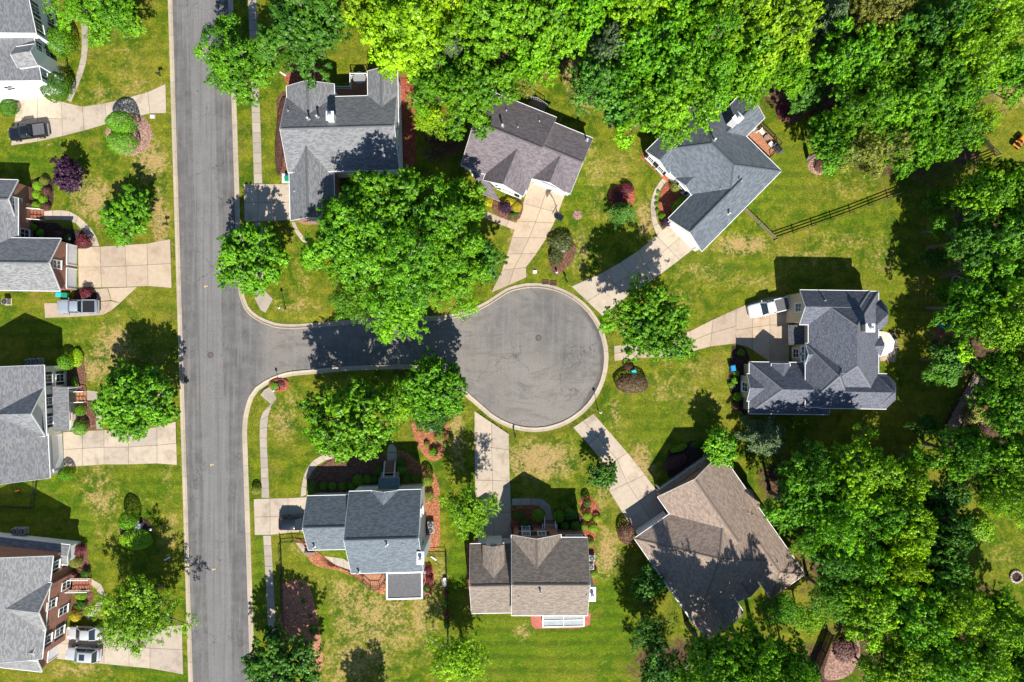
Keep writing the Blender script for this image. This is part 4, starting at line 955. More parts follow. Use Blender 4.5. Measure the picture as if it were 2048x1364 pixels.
railing(h, [(1085, 1047), (1085, 1062)], .9, 'trim', .95); railing(h, [(1113, 1047), (1113, 1062)], .9, 'trim', .95)
chimney(h, 1184, 1188, 7.0, .8, 1.7)
for q in ((1080, 1178, 1), (1038, 1191), (1172, 1188), (1022, 1202)): pipe(h, W_, q[0], q[1], len(q) > 2)
# glass-roofed sun room over the paver patio
z = 2.6; fr = MB(); c4 = [P(*p, z) for p in ((1086, 1228), (1168, 1226), (1168, 1252), (1086, 1254))]
for i in range(4): fr.bar(c4[i - 1], c4[i], .16, .14); fr.bar((c4[i].x, c4[i].y, G), c4[i], .12, .12)
m0, m1 = (c4[0] + c4[3]) / 2, (c4[1] + c4[2]) / 2; fr.bar(m0, m1, .08, .12); fr.bar((c4[0] + c4[1]) / 2, (c4[2] + c4[3]) / 2, .08, .12)
fr = fr.obj('sun_room_frame', M['trim'], h)
mesh('sun_room_roof', [p - Vector((0, 0, .03)) for p in c4], [(3, 2, 1, 0)], M['pane_g'], fr)
# 11 white house with screened porch ----------------------------------------------------
h = house(735, 1060, 'white house with storm grey shingles and a screened porch'); W_ = []
a = wing(h, (698, 983), (842, 979), (705, 1147), 5.8, .64, roof='r_storm', wall='white'); W_.append(a)
b = wing(h, (614, 992), (702, 990), (622, 1100), 3.6, .64, roof='r_storm', wall='white'); W_.append(b)
c = wing(h, (744, 981), (744, 1030), (795, 980), 5.85, .62, 'gn', roof='r_storm', wall='brick', vent=False); W_.append(c)
shed(h, [(757, 956), (798, 955), (799, 981), (756, 982)], (3.0, 3.0, 3.9, 3.9), 'metal_roof', post=(0, 1))
for f in (.12, .28, .72, .88): window(a, 't0' if a.t.y < 0 else 't1', f, 4.6, .9, 1.5, 'black_sh')
for f in (.3, .7): window(a, 's1', f, 4.4, .9, 1.4)
garage(b, 's0', .5, 4.6)
steps('front_steps', (782, 921), (782, 948), 1.5, G, 1.1, 7, 'deck', h); MB().box(tuple(P(781, 954, .6)), (2.6, 1.6, 1.0)).obj('porch_floor', M['brick'], h)
chimney(h, 841, 1116, 8.2, .75, 1.5)
for q in ((628, 1093, 1), (775, 1085, 1), (808, 1085), (718, 1142, 1)): pipe(h, W_, q[0], q[1], len(q) > 2)
deck(h, [(727, 1147), (771, 1147), (771, 1160), (760, 1174), (742, 1174), (727, 1160)], 1.0); railing(h, [(727, 1147), (727, 1160), (742, 1174), (760, 1174), (771, 1158)], 1.0, 'wood_d', .95)
z = 3.0; c4 = [P(*p, z) for p in ((774, 1146), (844, 1144), (844, 1196), (774, 1198))]; fr = MB()
for i in range(4): fr.bar(c4[i - 1], c4[i], .2, .2); fr.bar((c4[i].x, c4[i].y, G), c4[i], .18, .18)
for k in (.33, .66):
    p = c4[3] + (c4[2] - c4[3]) * k; fr.bar((p.x, p.y, G), p, .12, .12)
    p = c4[1] + (c4[2] - c4[1]) * k; fr.bar((p.x, p.y, G), p, .12, .12)
fr = fr.obj('screened_porch_frame', M['trim'], h); cc = sum(c4, Vector()) / 4
MB().prism([((p.x - cc.x) * .965 + cc.x, (p.y - cc.y) * .965 + cc.y) for p in c4], 2.86, 2.98).obj('porch_roof', M['dkgrey'], fr)
# ------------------------------------------------------------------ foliage prototypes (unit crowns)
def leaf_mesh(name, pos, nrm, size, var, rng, aspect=.62):
    n = len(pos); t = rng.normal(size=(n, 3)); t -= (t * nrm).sum(1, keepdims=True) * nrm
    t /= np.linalg.norm(t, axis=1, keepdims=True) + 1e-9; b = np.cross(nrm, t)
    sz = size * rng.uniform(.65, 1.35, (n, 1))
    droop = nrm * sz * .18
    v = np.stack([pos - t * sz - droop, pos + b * sz * aspect, pos + t * sz - droop, pos - b * sz * aspect], 1).reshape(-1, 3)
    me = bpy.data.meshes.new(name); me.vertices.add(4 * n); me.vertices.foreach_set('co', v.astype(np.float32).ravel())
    me.loops.add(4 * n); me.loops.foreach_set('vertex_index', np.arange(4 * n)); me.polygons.add(n); me.polygons.foreach_set('loop_start', np.arange(0, 4 * n, 4))
    me.update(calc_edges=True)
    at = me.attributes.new('var', 'FLOAT', 'POINT'); at.data.foreach_set('value', np.repeat(np.clip(var, 0, 1), 4).astype(np.float32))
    me.materials.append(M['leaf']); return me
def unit(a): return a / (np.linalg.norm(a, axis=-1, keepdims=True) + 1e-9)

def crown(name, seed, nl=30, lr=.3, ncl=13, nlf=36, leaf=.036, bottom=-.4, spread=.08, rough=.16, shell=(.5, .9)):
    rng = np.random.default_rng(seed)
    i = np.arange(nl) + .5; z = 1 - (1 - bottom) * i / nl; az = i * 2.39996 + rng.uniform(0, 6) + rng.normal(0, .25, nl)
    rr = np.sqrt(np.clip(1 - z * z, 0, 1)); d = np.stack([rr * np.cos(az), rr * np.sin(az), z], 1)
    p1, p2 = rng.uniform(0, 6, 2); oval = 1 + rough * np.sin(2 * az + p1) * .7 + rough * np.sin(5 * az + p2)
    c = d * (rng.uniform(shell[0], shell[1], nl) * oval)[:, None]
    ni = nl // 5; ci = unit(rng.normal(size=(ni, 3)) + np.array([0, 0, .5])) * rng.uniform(.2, .5, (ni, 1)); c = np.concatenate([c, ci]); nl2 = len(c)
    lrad = lr * rng.uniform(.65, 1.3, nl2)
    ld = unit(rng.normal(size=(nl2, ncl, 3)) + np.array([0, 0, .45]))
    ld[..., 2] = np.where(ld[..., 2] < -.35, -ld[..., 2], ld[..., 2])
    cc = c[:, None] + ld * (lrad[:, None, None] * rng.uniform(.55, 1.0, (nl2, ncl, 1))) * np.array([1, 1, .8])
    axd = unit(ld * .9 + unit(cc) * .5 + rng.normal(size=ld.shape) * .45 + np.array([0, 0, -.1])); tt = rng.uniform(0, 1, (nl2, ncl, nlf, 1)); ln = spread * rng.uniform(1.6, 3.4, (nl2, ncl, 1, 1))
    pos = cc[:, :, None] + axd[:, :, None] * tt * ln + rng.normal(size=(nl2, ncl, nlf, 3)) * np.array([1, 1, .6]) * spread * .62 * (1.15 - .75 * tt)
    ctr = unit(pos - cc[:, :, None] - axd[:, :, None] * tt * ln * .8); nrm = unit(ld[:, :, None] * .45 + ctr * .9 + np.array([0, 0, .35]) + rng.normal(size=pos.shape) * .35)
    k_ = 1 / np.percentile(np.linalg.norm(pos[..., :2], axis=-1), 96); pos = pos * k_; c = c * k_
    var = .46 + rng.normal(0, .15, (nl2, 1, 1)) + rng.normal(0, .15, (nl2, ncl, 1)) + rng.normal(0, .12, (nl2, ncl, nlf))
    me = leaf_mesh(name, pos.reshape(-1, 3), nrm.reshape(-1, 3), leaf, var.reshape(-1), rng)
    # limbs to the clumps
    mb = MB(); rn = random.Random(seed)
    for k in range(nl2):
        e = Vector(c[k]); st = Vector((0, 0, rn.uniform(-.75, -.2))); md = st.lerp(e, .5) + Vector((rn.uniform(-.06, .06), rn.uniform(-.06, .06), -.06 + .1 * abs(e.z)))
        w0 = rn.uniform(.022, .042); mb.tube([st, md, e, e + (e - md) * .35], [w0, w0 * .7, w0 * .42, .004], 5, cap=False)
    return me, mb.local(name + '_limbs', M['bark'])

def pine(name, seed, nb=46, leaf=.05):
    rng = np.random.default_rng(seed); pos, nrm, var = [], [], []; mb = MB()
    for k in range(nb):
        f = k / nb; z = .95 - 1.5 * f; az = k * 2.39996 + rng.normal(0, .2); L = (.18 + .85 * f ** .75) * rng.uniform(.75, 1.15)
        d = np.array([math.cos(az), math.sin(az), 0]); base = np.array([0, 0, z])
        mb.tube([tuple(base), tuple(base + d * L * .6 + [0, 0, .05]), tuple(base + d * L - [0, 0, .05])], [.018, .012, .004], 5, cap=False)
        n = int(60 + 260 * L); t = rng.uniform(.15, 1., n); sw = rng.normal(0, .085, n) * (1.15 - t * .5)
        side = np.array([-d[1], d[0], 0])
        p = base + d * (t * L)[:, None] + side * sw[:, None]; p[:, 2] += .06 * np.sin(t * 3) - .12 * t * t + rng.normal(0, .03, n)
        pos.append(p); nrm.append(unit(np.array([0, 0, 1.]) + rng.normal(size=(n, 3)) * .55)); var.append(.35 + .3 * t + rng.normal(0, .15, n))
    return leaf_mesh(name, np.concatenate(pos), np.concatenate(nrm), leaf, np.concatenate(var), rng, .35), mb.local(name + '_limbs', M['bark'])

PROTO = {
    'oak': [crown('oak_crown', s, 32, .30, 26, 34, .026, rough=.26, spread=.056) for s in (11, 12, 13, 14, 15)],
    'maple': [crown('maple_crown', s, 46, .24, 20, 28, .030, rough=.07, shell=(.66, .88), spread=.044) for s in (21, 22)],
    'airy': [crown('airy_crown', s, 40, .30, 24, 30, .020, rough=.26, spread=.06, shell=(.4, 1.0)) for s in (31, 32, 33)],
    'small': [crown('small_crown', s, 22, .33, 18, 26, .048, rough=.16, spread=.07) for s in (41, 42, 43)],
    'pine': [pine('pine_crown', s) for s in (51, 52)],
}
def trunk_mesh(seed):
    rn = random.Random(seed); pts = []; rad = []
    for k in range(7):
        f = k / 6; pts.append((rn.uniform(-.25, .25) * f, rn.uniform(-.25, .25) * f, f)); rad.append((1.35 if k == 0 else 1) * (1 - .62 * f))
    return MB().tube(pts, rad, 9).local('trunk', M['bark'])
TR = [trunk_mesh(s) for s in (1, 2, 3)]

C_ = {'bright': (.112, .305, .006), 'mid': (.088, .262, .006), 'deep': (.045, .150, .009), 'yellow': (.205, .375, .005), 'lime': (.158, .340, .006), 'olive': (.185, .215, .030),
      'grey': (.085, .140, .055), 'purple': (.050, .018, .045), 'red': (.150, .028, .030), 'maroon': (.13, .060, .048), 'brown': (.105, .055, .042), 'dull': (.075, .095, .022), 'gold': (.40, .36, .012), 'bluegreen': (.068, .210, .018)}
tc = [0]
WOOD = 'trees of the wood'; YARD = 'yard trees'
def tree(px, py, rpx, ht, kind, col, label, group=None, name=None):
    k = tc[0]; tc[0] += 1; rn = random.Random(k * 17 + 3)
    zr = .82 if kind != 'pine' else 1.0
    r = rpx / S; rz = min(r * zr, ht * .44)
    if ht > 11.5 and kind != 'pine': rz = max(rz, ht * (.42 if group == WOOD else .37))
    ht *= 1.08 if ht > 11.5 else 1; zc = ht - rz; f = (H - zc) / H; r *= f; c = P(px, py, zc)
    o = empty(name or 'tree', (c.x, c.y, G), label, 'tree', group)
    cm, lm = PROTO[kind][k % len(PROTO[kind])]; rot = rn.uniform(0, 6.28)
    t = link('trunk', TR[k % 3], o); tr = max(.09, .045 * r + .01 * ht); t.scale = (tr, tr, zc - .1 * rz); t.location = (0, 0, -.08); t.rotation_euler.z = rn.uniform(0, 6)
    sc_ = (r * rn.uniform(.95, 1.07), r * rn.uniform(.95, 1.07), rz)
    for nm, me in (('limbs', lm), ('crown', cm)):
        x = link(nm, me, o, (0, 0, zc - G)); x.scale = sc_; x.rotation_euler.z = rot
    v = rn.uniform(.88, 1.12); x.color = tuple(min(1, ch * v * rn.uniform(.94, 1.06)) for ch in C_[col]) + (1,)
    return o

T = [
 # street and yard trees
 (480, 130, 74, 10, 'oak', 'mid', 'green street tree overhanging the road at upper left'),
 (455, 55, 26, 7, 'small', 'mid', 'small crown above the street at the top edge'),
 (505, 517, 67, 9, 'maple', 'mid', 'dense round maple at the street corner below the shaded drive'),
 (700, 472, 92, 14, 'oak', 'mid', 'leftmost tree of the large clump above the side road'),
 (782, 415, 84, 15, 'oak', 'mid', 'tree of the central clump overhanging the large grey roof'),
 (815, 520, 112, 16, 'airy', 'mid', 'tallest middle tree of the clump above the side road'),
 (893, 455, 70, 14, 'oak', 'mid', 'right upper tree of the central clump beside the mauve roof'),
 (905, 550, 74, 12, 'airy', 'bright', 'bright tree of the central clump near the court kerb'),
 (800, 612, 66, 11, 'oak', 'bright', 'lowest tree of the central clump leaning over the side road'),
 (928, 402, 48, 11, 'oak', 'lime', 'yellow green tree before the porch of the mauve roofed house'),
 (960, 520, 44, 8, 'small', 'deep', 'small dark tree left of the tan hoop drive'),
 (705, 600, 48, 8, 'airy', 'mid', 'low lawn-side tree at the left foot of the central clump'),
 (703, 840, 86, 12.4, 'maple', 'bright', 'bright round tree on the lawn of the white house'),
 (866, 775, 66, 9.6, 'maple', 'mid', 'green tree between court and island bed'),
 (800, 800, 48, 5.5, 'airy', 'lime', 'thin yellow green tree left of the court tree'),
 (870, 828, 42, 6, 'airy', 'deep', 'low dark tree just above the pine straw island bed'),
 (942, 1022, 54, 9, 'airy', 'lime', 'pale feathery tree left of the straight drive'),
 (1302, 650, 86, 13, 'oak', 'mid', 'full green tree between court and the tan parking drive'),
 (250, 430, 54, 5, 'small', 'mid', 'low bushy tree on the lawn before the brick garage house'),
 (272, 802, 74, 9, 'maple', 'mid', 'dense green tree before the white porch house'),
 (276, 1224, 78, 9, 'airy', 'lime', 'feathery yellow green tree above the two silver cars'),
 (288, 1195, 38, 7, 'airy', 'mid', 'darker half of the feathery pair above the silver cars'),
 (200, 10, 80, 8, 'airy', 'mid', 'green tree above the curved walk at top left'),
 (240, 25, 30, 6, 'small', 'bright', 'small bright tree at the top edge over the top left lawn'),
 (135, 352, 35, 4, 'small', 'purple', 'purple leaved tree beside the dark mulch bed'),
 (1245, 425, 30, 4.5, 'pine', 'bluegreen', 'small conifer on the lawn between mauve and blue grey houses'),
 (1438, 892, 36, 6, 'small', 'bright', 'small bright tree at the porch corner of the brown house'),
 (1300, 1166, 37, 5, 'small', 'deep', 'round green tree against the left wall of the brown house'),
 (1206, 948, 30, 5, 'small', 'deep', 'narrow dark tree left of the brown house drive'),
 (1530, 878, 52, 8, 'pine', 'grey', 'grey green pine below the navy garage'),
 (920, 1312, 56, 8, 'airy', 'yellow', 'yellow green tree at the bottom edge behind the tan roofed house'),
 (568, 1328, 72, 9, 'maple', 'deep', 'dark round tree on the street corner at bottom left'),
 (731, 1525, 56, 11, 'oak', 'mid', 'tree below the picture edge casting its shadow on the dry lawn'),
 # wood along the top
 (612, 55, 100, 13, 'oak', 'deep', 'dark green tree behind the large grey house'),
 (760, 30, 70, 14, 'oak', 'yellow', 'yellow green wood tree at the top edge left of the tallest one'),
 (830, 75, 100, 16, 'oak', 'yellow', 'largest yellow green tree right above the large grey house'),
 (900, 20, 60, 15, 'airy', 'yellow', 'yellow green wood tree at the top edge right of the largest one'),
 (870, 165, 62, 12, 'airy', 'mid', 'green tree at the red mulch strip'),
 (945, 185, 85, 14, 'oak', 'mid', 'green tree hanging over the mauve roof corner'),
 (860, 240, 36, 7, 'airy', 'yellow', 'small yellow tree low beside the red mulch strip'),
 (905, 105, 40, 12, 'pine', 'grey', 'thin grey tree squeezed between yellow and green crowns'),
 (985, 55, 80, 15, 'oak', 'bright', 'bright wood tree above the mauve roofed house'),
 (1090, 60, 82, 15, 'oak', 'bright', 'bright wood tree left of the bare clearing'),
 (1060, 120, 50, 12, 'oak', 'bright', 'bright lower crown above the olive shrub tree'),
 (1050, 168, 30, 5, 'airy', 'olive', 'small olive tree behind the mauve roof'),
 (1195, 165, 58, 12, 'oak', 'bluegreen', 'blue green tree right of the bare clearing'),
 (1175, 30, 64, 15, 'oak', 'bright', 'wood tree at the top edge above the bare clearing'),
 (1225, 95, 60, 14, 'oak', 'grey', 'greyish wood tree above the blue green one'),
 (1270, 40, 75, 16, 'oak', 'lime', 'lime wood tree at the top edge above the pale clearing lawn'),
 (1300, 130, 80, 16, 'oak', 'mid', 'middle wood tree left above the blue grey roof'),
 (1330, 213, 88, 15, 'oak', 'bright', 'broad bright tree covering the left of the blue grey roof'),
 (1235, 225, 40, 9, 'small', 'bluegreen', 'low blue green tree at the lawn edge left of the broad bright one'),
 (1400, 130, 85, 17, 'airy', 'mid', 'tall wood tree behind the blue grey house'),
 (1365, 35, 70, 16, 'oak', 'mid', 'wood tree at the top edge behind the tall middle one'),
 (1445, 50, 75, 16, 'oak', 'lime', 'lime wood tree at the top edge over the blue grey house'),
 (1480, 150, 72, 15, 'oak', 'bright', 'bright wood tree above the white chimney of the blue grey house'),
 (1545, 70, 84, 17, 'oak', 'lime', 'large lime wood tree left of the grey pine'),
 (1560, 145, 50, 14, 'oak', 'bright', 'bright wood tree above the round mulch bed'),
 (1660, 42, 52, 13, 'pine', 'grey', 'grey green pine among the top right trees'),
 (1612, 190, 36, 7, 'small', 'bluegreen', 'low blue green tree over the round mulch bed'),
 (1735, 35, 64, 15, 'airy', 'olive', 'olive wood tree right of the grey pine'),
 (1690, 130, 70, 15, 'oak', 'mid', 'wood tree directly below the grey pine'),
 (1760, 130, 70, 15, 'oak', 'bright', 'bright wood tree below the olive one'),
 (1840, 70, 70, 16, 'oak', 'deep', 'dark wood tree at the upper right'),
 (1905, 40, 60, 15, 'oak', 'mid', 'wood tree at the top edge right of the dark one'),
 (1975, 70, 72, 15, 'airy', 'lime', 'lime tree near the top right corner'),
 (2030, 45, 40, 11, 'airy', 'yellow', 'yellow tree in the top right corner'),
 (1920, 140, 74, 16, 'airy', 'lime', 'tall lime wood tree at the right'),
 (2000, 150, 58, 13, 'oak', 'mid', 'wood tree at the edge of the dry clearing top right'),
 (1860, 185, 78, 16, 'oak', 'mid', 'wood tree left of the tall lime one'),
 (1780, 220, 75, 15, 'oak', 'bright', 'bright middle tree of the right wood'),
 (1715, 235, 60, 14, 'airy', 'mid', 'wood tree above the small faded bed'),
 (1665, 285, 58, 11, 'oak', 'mid', 'wood edge tree right of the back deck'),
 (1735, 298, 64, 13, 'airy', 'olive', 'olive tree at the wood edge by the fence'),
 (1812, 292, 60, 13, 'oak', 'bright', 'bright tree hanging over the black fence'),
 (1885, 265, 60, 13, 'oak', 'mid', 'tree left of the fenced bare corner'),
 (1960, 240, 40, 9, 'airy', 'yellow', 'yellow tree above the orange tractor'),
 (1640, 255, 30, 6, 'small', 'deep', 'small dark tree beside the round mulch bed'),
 # right side
 (1955, 395, 66, 14, 'oak', 'bright', 'bright tree right of the end of the black fence'),
 (2025, 385, 64, 14, 'oak', 'bright', 'bright tree at the right edge level with the fence end'),
 (1935, 480, 54, 13, 'oak', 'bluegreen', 'blue green tree left in the right hand group'),
 (2005, 480, 70, 15, 'oak', 'mid', 'tree at the right edge above the stone ring'),
 (1960, 540, 44, 11, 'oak', 'mid', 'tree just above the stone ring'),
 (2030, 560, 56, 13, 'oak', 'bright', 'bright tree at the right edge beside the stone ring'),
 (1925, 612, 54, 12, 'oak', 'mid', 'tree between stone ring and green kayak'),
 (1995, 640, 74, 14, 'oak', 'lime', 'lime tree right of the green kayak'),
 (2040, 740, 50, 13, 'oak', 'lime', 'lime tree at the right edge below the kayak'),
 (1895, 722, 48, 9, 'oak', 'bluegreen', 'low blue green tree above the timber footbridge'),
 (1985, 740, 50, 12, 'oak', 'mid', 'tree right of the footbridge top'),
 (2010, 810, 60, 13, 'oak', 'mid', 'tree right of the footbridge and dry patch'),
 (1920, 905, 60, 12, 'oak', 'mid', 'tree below the footbridge end'),
 (2010, 915, 66, 13, 'oak', 'bright', 'bright tree at right below the dry patch'),
 (1985, 980, 55, 13, 'airy', 'lime', 'lime tree above the fire pit clearing'),
 (1895, 985, 45, 10, 'oak', 'deep', 'dark tree left of the lime one above the fire pit'),
 (2040, 1010, 36, 10, 'airy', 'yellow', 'yellow tree at the right edge above the fire pit'),
 # lower right
 (1620, 955, 62, 12, 'oak', 'mid', 'green tree right of the grey pine below the navy house'),
 (1712, 940, 76, 14.5, 'oak', 'lime', 'lime tree directly below the navy house'),
 (1795, 960, 52, 12, 'oak', 'lime', 'small lime tree right of the one below the navy house'),
 (1585, 1010, 52, 11, 'oak', 'mid', 'tree right of the brown roof corner'),
 (1660, 1040, 72, 14, 'airy', 'bright', 'bright tree right of the brown house'),
 (1745, 1030, 60, 13, 'oak', 'mid', 'tree in the middle of the lower right group'),
 (1662, 1105, 52, 12, 'oak', 'bluegreen', 'blue green tree beside the brown roof point'),
 (1805, 1055, 62, 14, 'oak', 'yellow', 'bright yellow tree of the lower right wood'),
 (1720, 1120, 62, 13, 'oak', 'bright', 'bright tree below the middle of the lower right group'),
 (1880, 1060, 54, 12, 'maple', 'deep', 'dark tree left of the fire pit lawn'),
 (1870, 1125, 50, 12, 'maple', 'bluegreen', 'blue green tree left of the fire pit'),
 (1785, 1130, 50, 13, 'oak', 'yellow', 'yellow tree below the bright yellow one'),
 (1660, 1190, 50, 10, 'airy', 'mid', 'tree at the lower right lawn edge of the brown house'),
 (1730, 1210, 66, 13, 'oak', 'lime', 'lime tree above the pinkish clearing'),
 (1810, 1220, 70, 14, 'oak', 'bright', 'bright tree right of the pinkish clearing'),
 (1900, 1205, 66, 14, 'oak', 'yellow', 'yellow green tree below the fire pit lawn'),
 (1985, 1230, 64, 13, 'oak', 'lime', 'lime tree at the lower right edge below the fire pit'),
 (2040, 1270, 44, 12, 'oak', 'mid', 'tree at the right edge near the bottom corner'),
 (1790, 1310, 64, 13, 'oak', 'lime', 'lime tree at the bottom edge right of the board fence'),
 (1870, 1310, 66, 14, 'oak', 'bright', 'bright tree at the bottom edge in the lower right wood'),
 (1950, 1315, 64, 13, 'oak', 'lime', 'lime tree at the bottom edge near the right corner'),
 (2020, 1345, 50, 12, 'oak', 'mid', 'tree in the bottom right corner'),
 (1500, 1305, 58, 17, 'oak', 'mid', 'tree touching the bottom point of the brown roof'),
 (1420, 1320, 70, 17, 'oak', 'mid', 'tree at the bottom edge left below the brown roof'),
 (1565, 1325, 52, 17, 'oak', 'bright', 'bright tree at the bottom edge left of the board fence'),
 (1320, 1340, 50, 10, 'oak', 'deep', 'dark tree at the bottom edge beside the green lawn'),
 (1478, 1350, 55, 12, 'oak', 'lime', 'lime tree at the bottom edge below the brown house'),
 (1600, 1345, 36, 8, 'small', 'deep', 'small dark tree at the foot of the board fence'),
 (1560, 1215, 36, 7, 'airy', 'mid', 'low tree at the back terrace of the brown house'),
 (1872, 405, 26, 5, 'small', 'mid', 'low tree in the shade below the end of the black fence'),
 (1880, 455, 28, 6, 'airy', 'bright', 'low bright tree at the left foot of the right hand group'),
 (1868, 520, 24, 5, 'small', 'deep', 'low dark tree left of the wooden ladder'),
 (1890, 585, 24, 5, 'small', 'mid', 'low tree just below the pale stone ring'),
 (1868, 750, 26, 5, 'airy', 'mid', 'low airy tree left of the footbridge top'),
 (1850, 850, 30, 5, 'airy', 'deep', 'low dark tree left of the footbridge foot'),
 (1835, 920, 34, 7, 'airy', 'mid', 'airy tree right of the small lime one below the navy house'),
 (1830, 1000, 34, 8, 'oak', 'deep', 'dark tree between the yellow tree and the footbridge'),
 (1615, 1235, 34, 6, 'airy', 'lime', 'low lime tree above the board fence'),
 (1745, 1345, 30, 7, 'oak', 'bright', 'bright tree at the bottom edge beside the pinkish clearing'),
 (1300, 1265, 42, 8, 'airy', 'deep', 'shaded tree below the round one at the brown house'),
]
for t in T: tree(*t[:6], t[6], WOOD if T.index(t) >= 33 else YARD, 'pine_tree' if t[4] == 'pine' else 'tree')

# ------------------------------------------------------------------ shrubs
def bush(name, seed, n, leaf, rough, bump_):
    rng = np.random.default_rng(seed); d = unit(rng.normal(size=(n, 3))); d[:, 2] = np.where(d[:, 2] < -.35, -d[:, 2], d[:, 2])
    ph = rng.uniform(0, 6, 6); az = np.arctan2(d[:, 1], d[:, 0])
    rad = 1 + bump_ * (np.sin(3 * az + ph[0] + 2 * d[:, 2]) + np.sin(5 * az + ph[1]) * .7 + np.sin(7 * d[:, 2] + ph[2]) * .6)
    rad *= 1 - rough * rng.uniform(0, 1, n) ** 2
    pos = d * rad[:, None]; nrm = unit(d + rng.normal(size=d.shape) * .5)
    return leaf_mesh(name, pos, nrm, leaf, .5 + rng.normal(0, .16, n), rng)
BALL = [bush('clipped_foliage', s, 1500, .075, .12, .025) for s in (61, 62)]
LOOSE = [bush('loose_foliage', s, 1300, .095, .5, .12) for s in (63, 64, 65)]
BIG = [bush('clipped_foliage_large', s, 3600, .045, .1, .03) for s in (66, 67)]
def stemw(): return MB().tube([(0, 0, 0), (.15, .1, .5), (.1, -.1, 1)], [1, .8, .5], 6).local('stem', M['bark'])
STEM = stemw(); bc = [0]
def shrub(px, py, r, kind, col, label, group, ry=None, ht=None, rot=0):
    k = bc[0]; bc[0] += 1; rn = random.Random(k + 99); ry = ry or r
    rw, rh = r / S, ry / S; hz = ht / 2 if ht else min(rw, rh) * .85
    c = P(px, py, hz + G)
    o = empty('shrub', (c.x, c.y, G), label, 'shrub', group)
    me = {'ball': BALL, 'loose': LOOSE, 'big': BIG}[kind]
    x = link('foliage', me[k % len(me)], o, (0, 0, hz * .92)); x.scale = (rw, rh, hz); x.rotation_euler.z = rot if ry != r else rn.uniform(0, 6)
    v = rn.uniform(.85, 1.15); x.color = tuple(ch * v for ch in C_[col]) + (1,)
    s = link('stem', STEM, o, (0, 0, -.03)); s.scale = (.05, .05, hz * 1.1)
ORD = ['first', 'second', 'third', 'fourth', 'fifth', 'sixth', 'seventh', 'eighth', 'ninth', 'tenth', 'eleventh', 'twelfth']
def row(items, group, fmt):
    for k, it in enumerate(items): shrub(*it[:5], fmt.format(ORD[k]), group, *it[5:])
shrub(112, 174, 29, 'big', 'deep', 'large clipped bush at the lower corner of the top left white house', 'large clipped bushes', None, 3.4)
shrub(120, 84, 27, 'big', 'mid', 'large oval bush beside the curved walk at top left', 'large clipped bushes', 29, 3.6)
shrub(117, 128, 16, 'big', 'olive', 'low olive hedge under the windows of the top left house', 'low hedges', 24, 1.1)
shrub(17, 215, 18, 'ball', 'deep', 'round dark bush beside the black pickup drive', 'bushes', None, 1.6)
shrub(243, 246, 27, 'big', 'mid', 'upper of two large clipped bushes beside the top left drive', 'large clipped bushes', 22, 4.2)
shrub(244, 286, 30, 'big', 'mid', 'lower of two large clipped bushes beside the top left drive', 'large clipped bushes', 23, 3.0)
row([(88, 362, 9, 'ball', 'olive'), (76, 372, 10, 'ball', 'lime'), (92, 382, 9, 'ball', 'maroon'), (74, 389, 9, 'ball', 'lime'), (86, 398, 9, 'ball', 'lime'), (92, 413, 8, 'ball', 'maroon'), (73, 411, 9, 'ball', 'lime')],
    'small bushes left of the purple tree', '{} small bush from the top in the bed left of the purple tree')
shrub(67, 455, 7, 'ball', 'mid', 'shaded round bush nearest the brick wall by the steps', 'shaded bushes'); shrub(81, 466, 8, 'ball', 'mid', 'shaded round bush farther from the brick wall', 'shaded bushes')
shrub(118, 470, 10, 'loose', 'maroon', 'dark shaded bush in the middle of the bed below the brick steps', 'shaded bushes'); shrub(136, 476, 8, 'loose', 'deep', 'dark green shaded bush beside the globe lamp', 'shaded bushes')
shrub(168, 481, 14, 'loose', 'red', 'red bush at the end of the curved brick house walk', 'red bushes'); shrub(172, 586, 12, 'loose', 'red', 'red bush between garage door and grey pickup', 'red bushes')
shrub(131, 724, 16, 'ball', 'bright', 'bright round bush at the upper corner of the white porch house', 'round bushes', None, 2.2)
shrub(152, 716, 13, 'ball', 'yellow', 'low yellow bush behind the bright round one', 'round bushes', 18, .9)
shrub(149, 764, 5, 'ball', 'mid', 'narrow green bush beside the red porch steps', 'round bushes', 13, 1.); shrub(160, 820, 11, 'ball', 'mid', 'square green bush before the white porch rail', 'round bushes', 12, 1.2)
shrub(160, 856, 15, 'ball', 'mid', 'round bush between porch and pale drive', 'round bushes', None, 1.7); shrub(131, 948, 14, 'ball', 'mid', 'round bush at the lower garage corner of the white porch house', 'round bushes', None, 2.0)
shrub(257, 1040, 18, 'big', 'bright', 'tall round bush beside the grey utility box', 'round bushes', None, 3.2); shrub(272, 1078, 33, 'big', 'lime', 'wide lime bush wrapping the lamp post bed', 'round bushes', 22, 1.2)
row([(159, 1099, 12, 'loose', 'red'), (151, 1124, 12, 'ball', 'olive'), (171, 1147, 9, 'loose', 'deep'), (162, 1191, 12, 'ball', 'lime', 9), (162, 1210, 12, 'loose', 'deep', 9), (151, 1232, 11, 'ball', 'gold')],
    'bushes of the bottom left brick house', '{} bush from the top along the bottom left brick house')
shrub(561, 270, 10, 'big', 'brown', 'long clipped brown hedge along the left wall of the large grey house', 'hedges', 78, 1.1, math.radians(-4))
shrub(1020, 404, 13, 'loose', 'gold', 'yellow bush under the front window of the mauve roofed house', 'yellow bushes', 8); shrub(1034, 414, 10, 'ball', 'gold', 'yellow bush nearest the hoop drive', 'yellow bushes')
shrub(1011, 416, 12, 'loose', 'purple', 'dark purple bush between the yellow bushes', 'purple bushes', None, 1.5); shrub(976, 404, 10, 'loose', 'gold', 'yellow bush left at the porch of the mauve roofed house', 'yellow bushes')
shrub(1028, 430, 10, 'loose', 'deep', 'low green plant at the edge of the purple bush bed', 'low plants', 5)
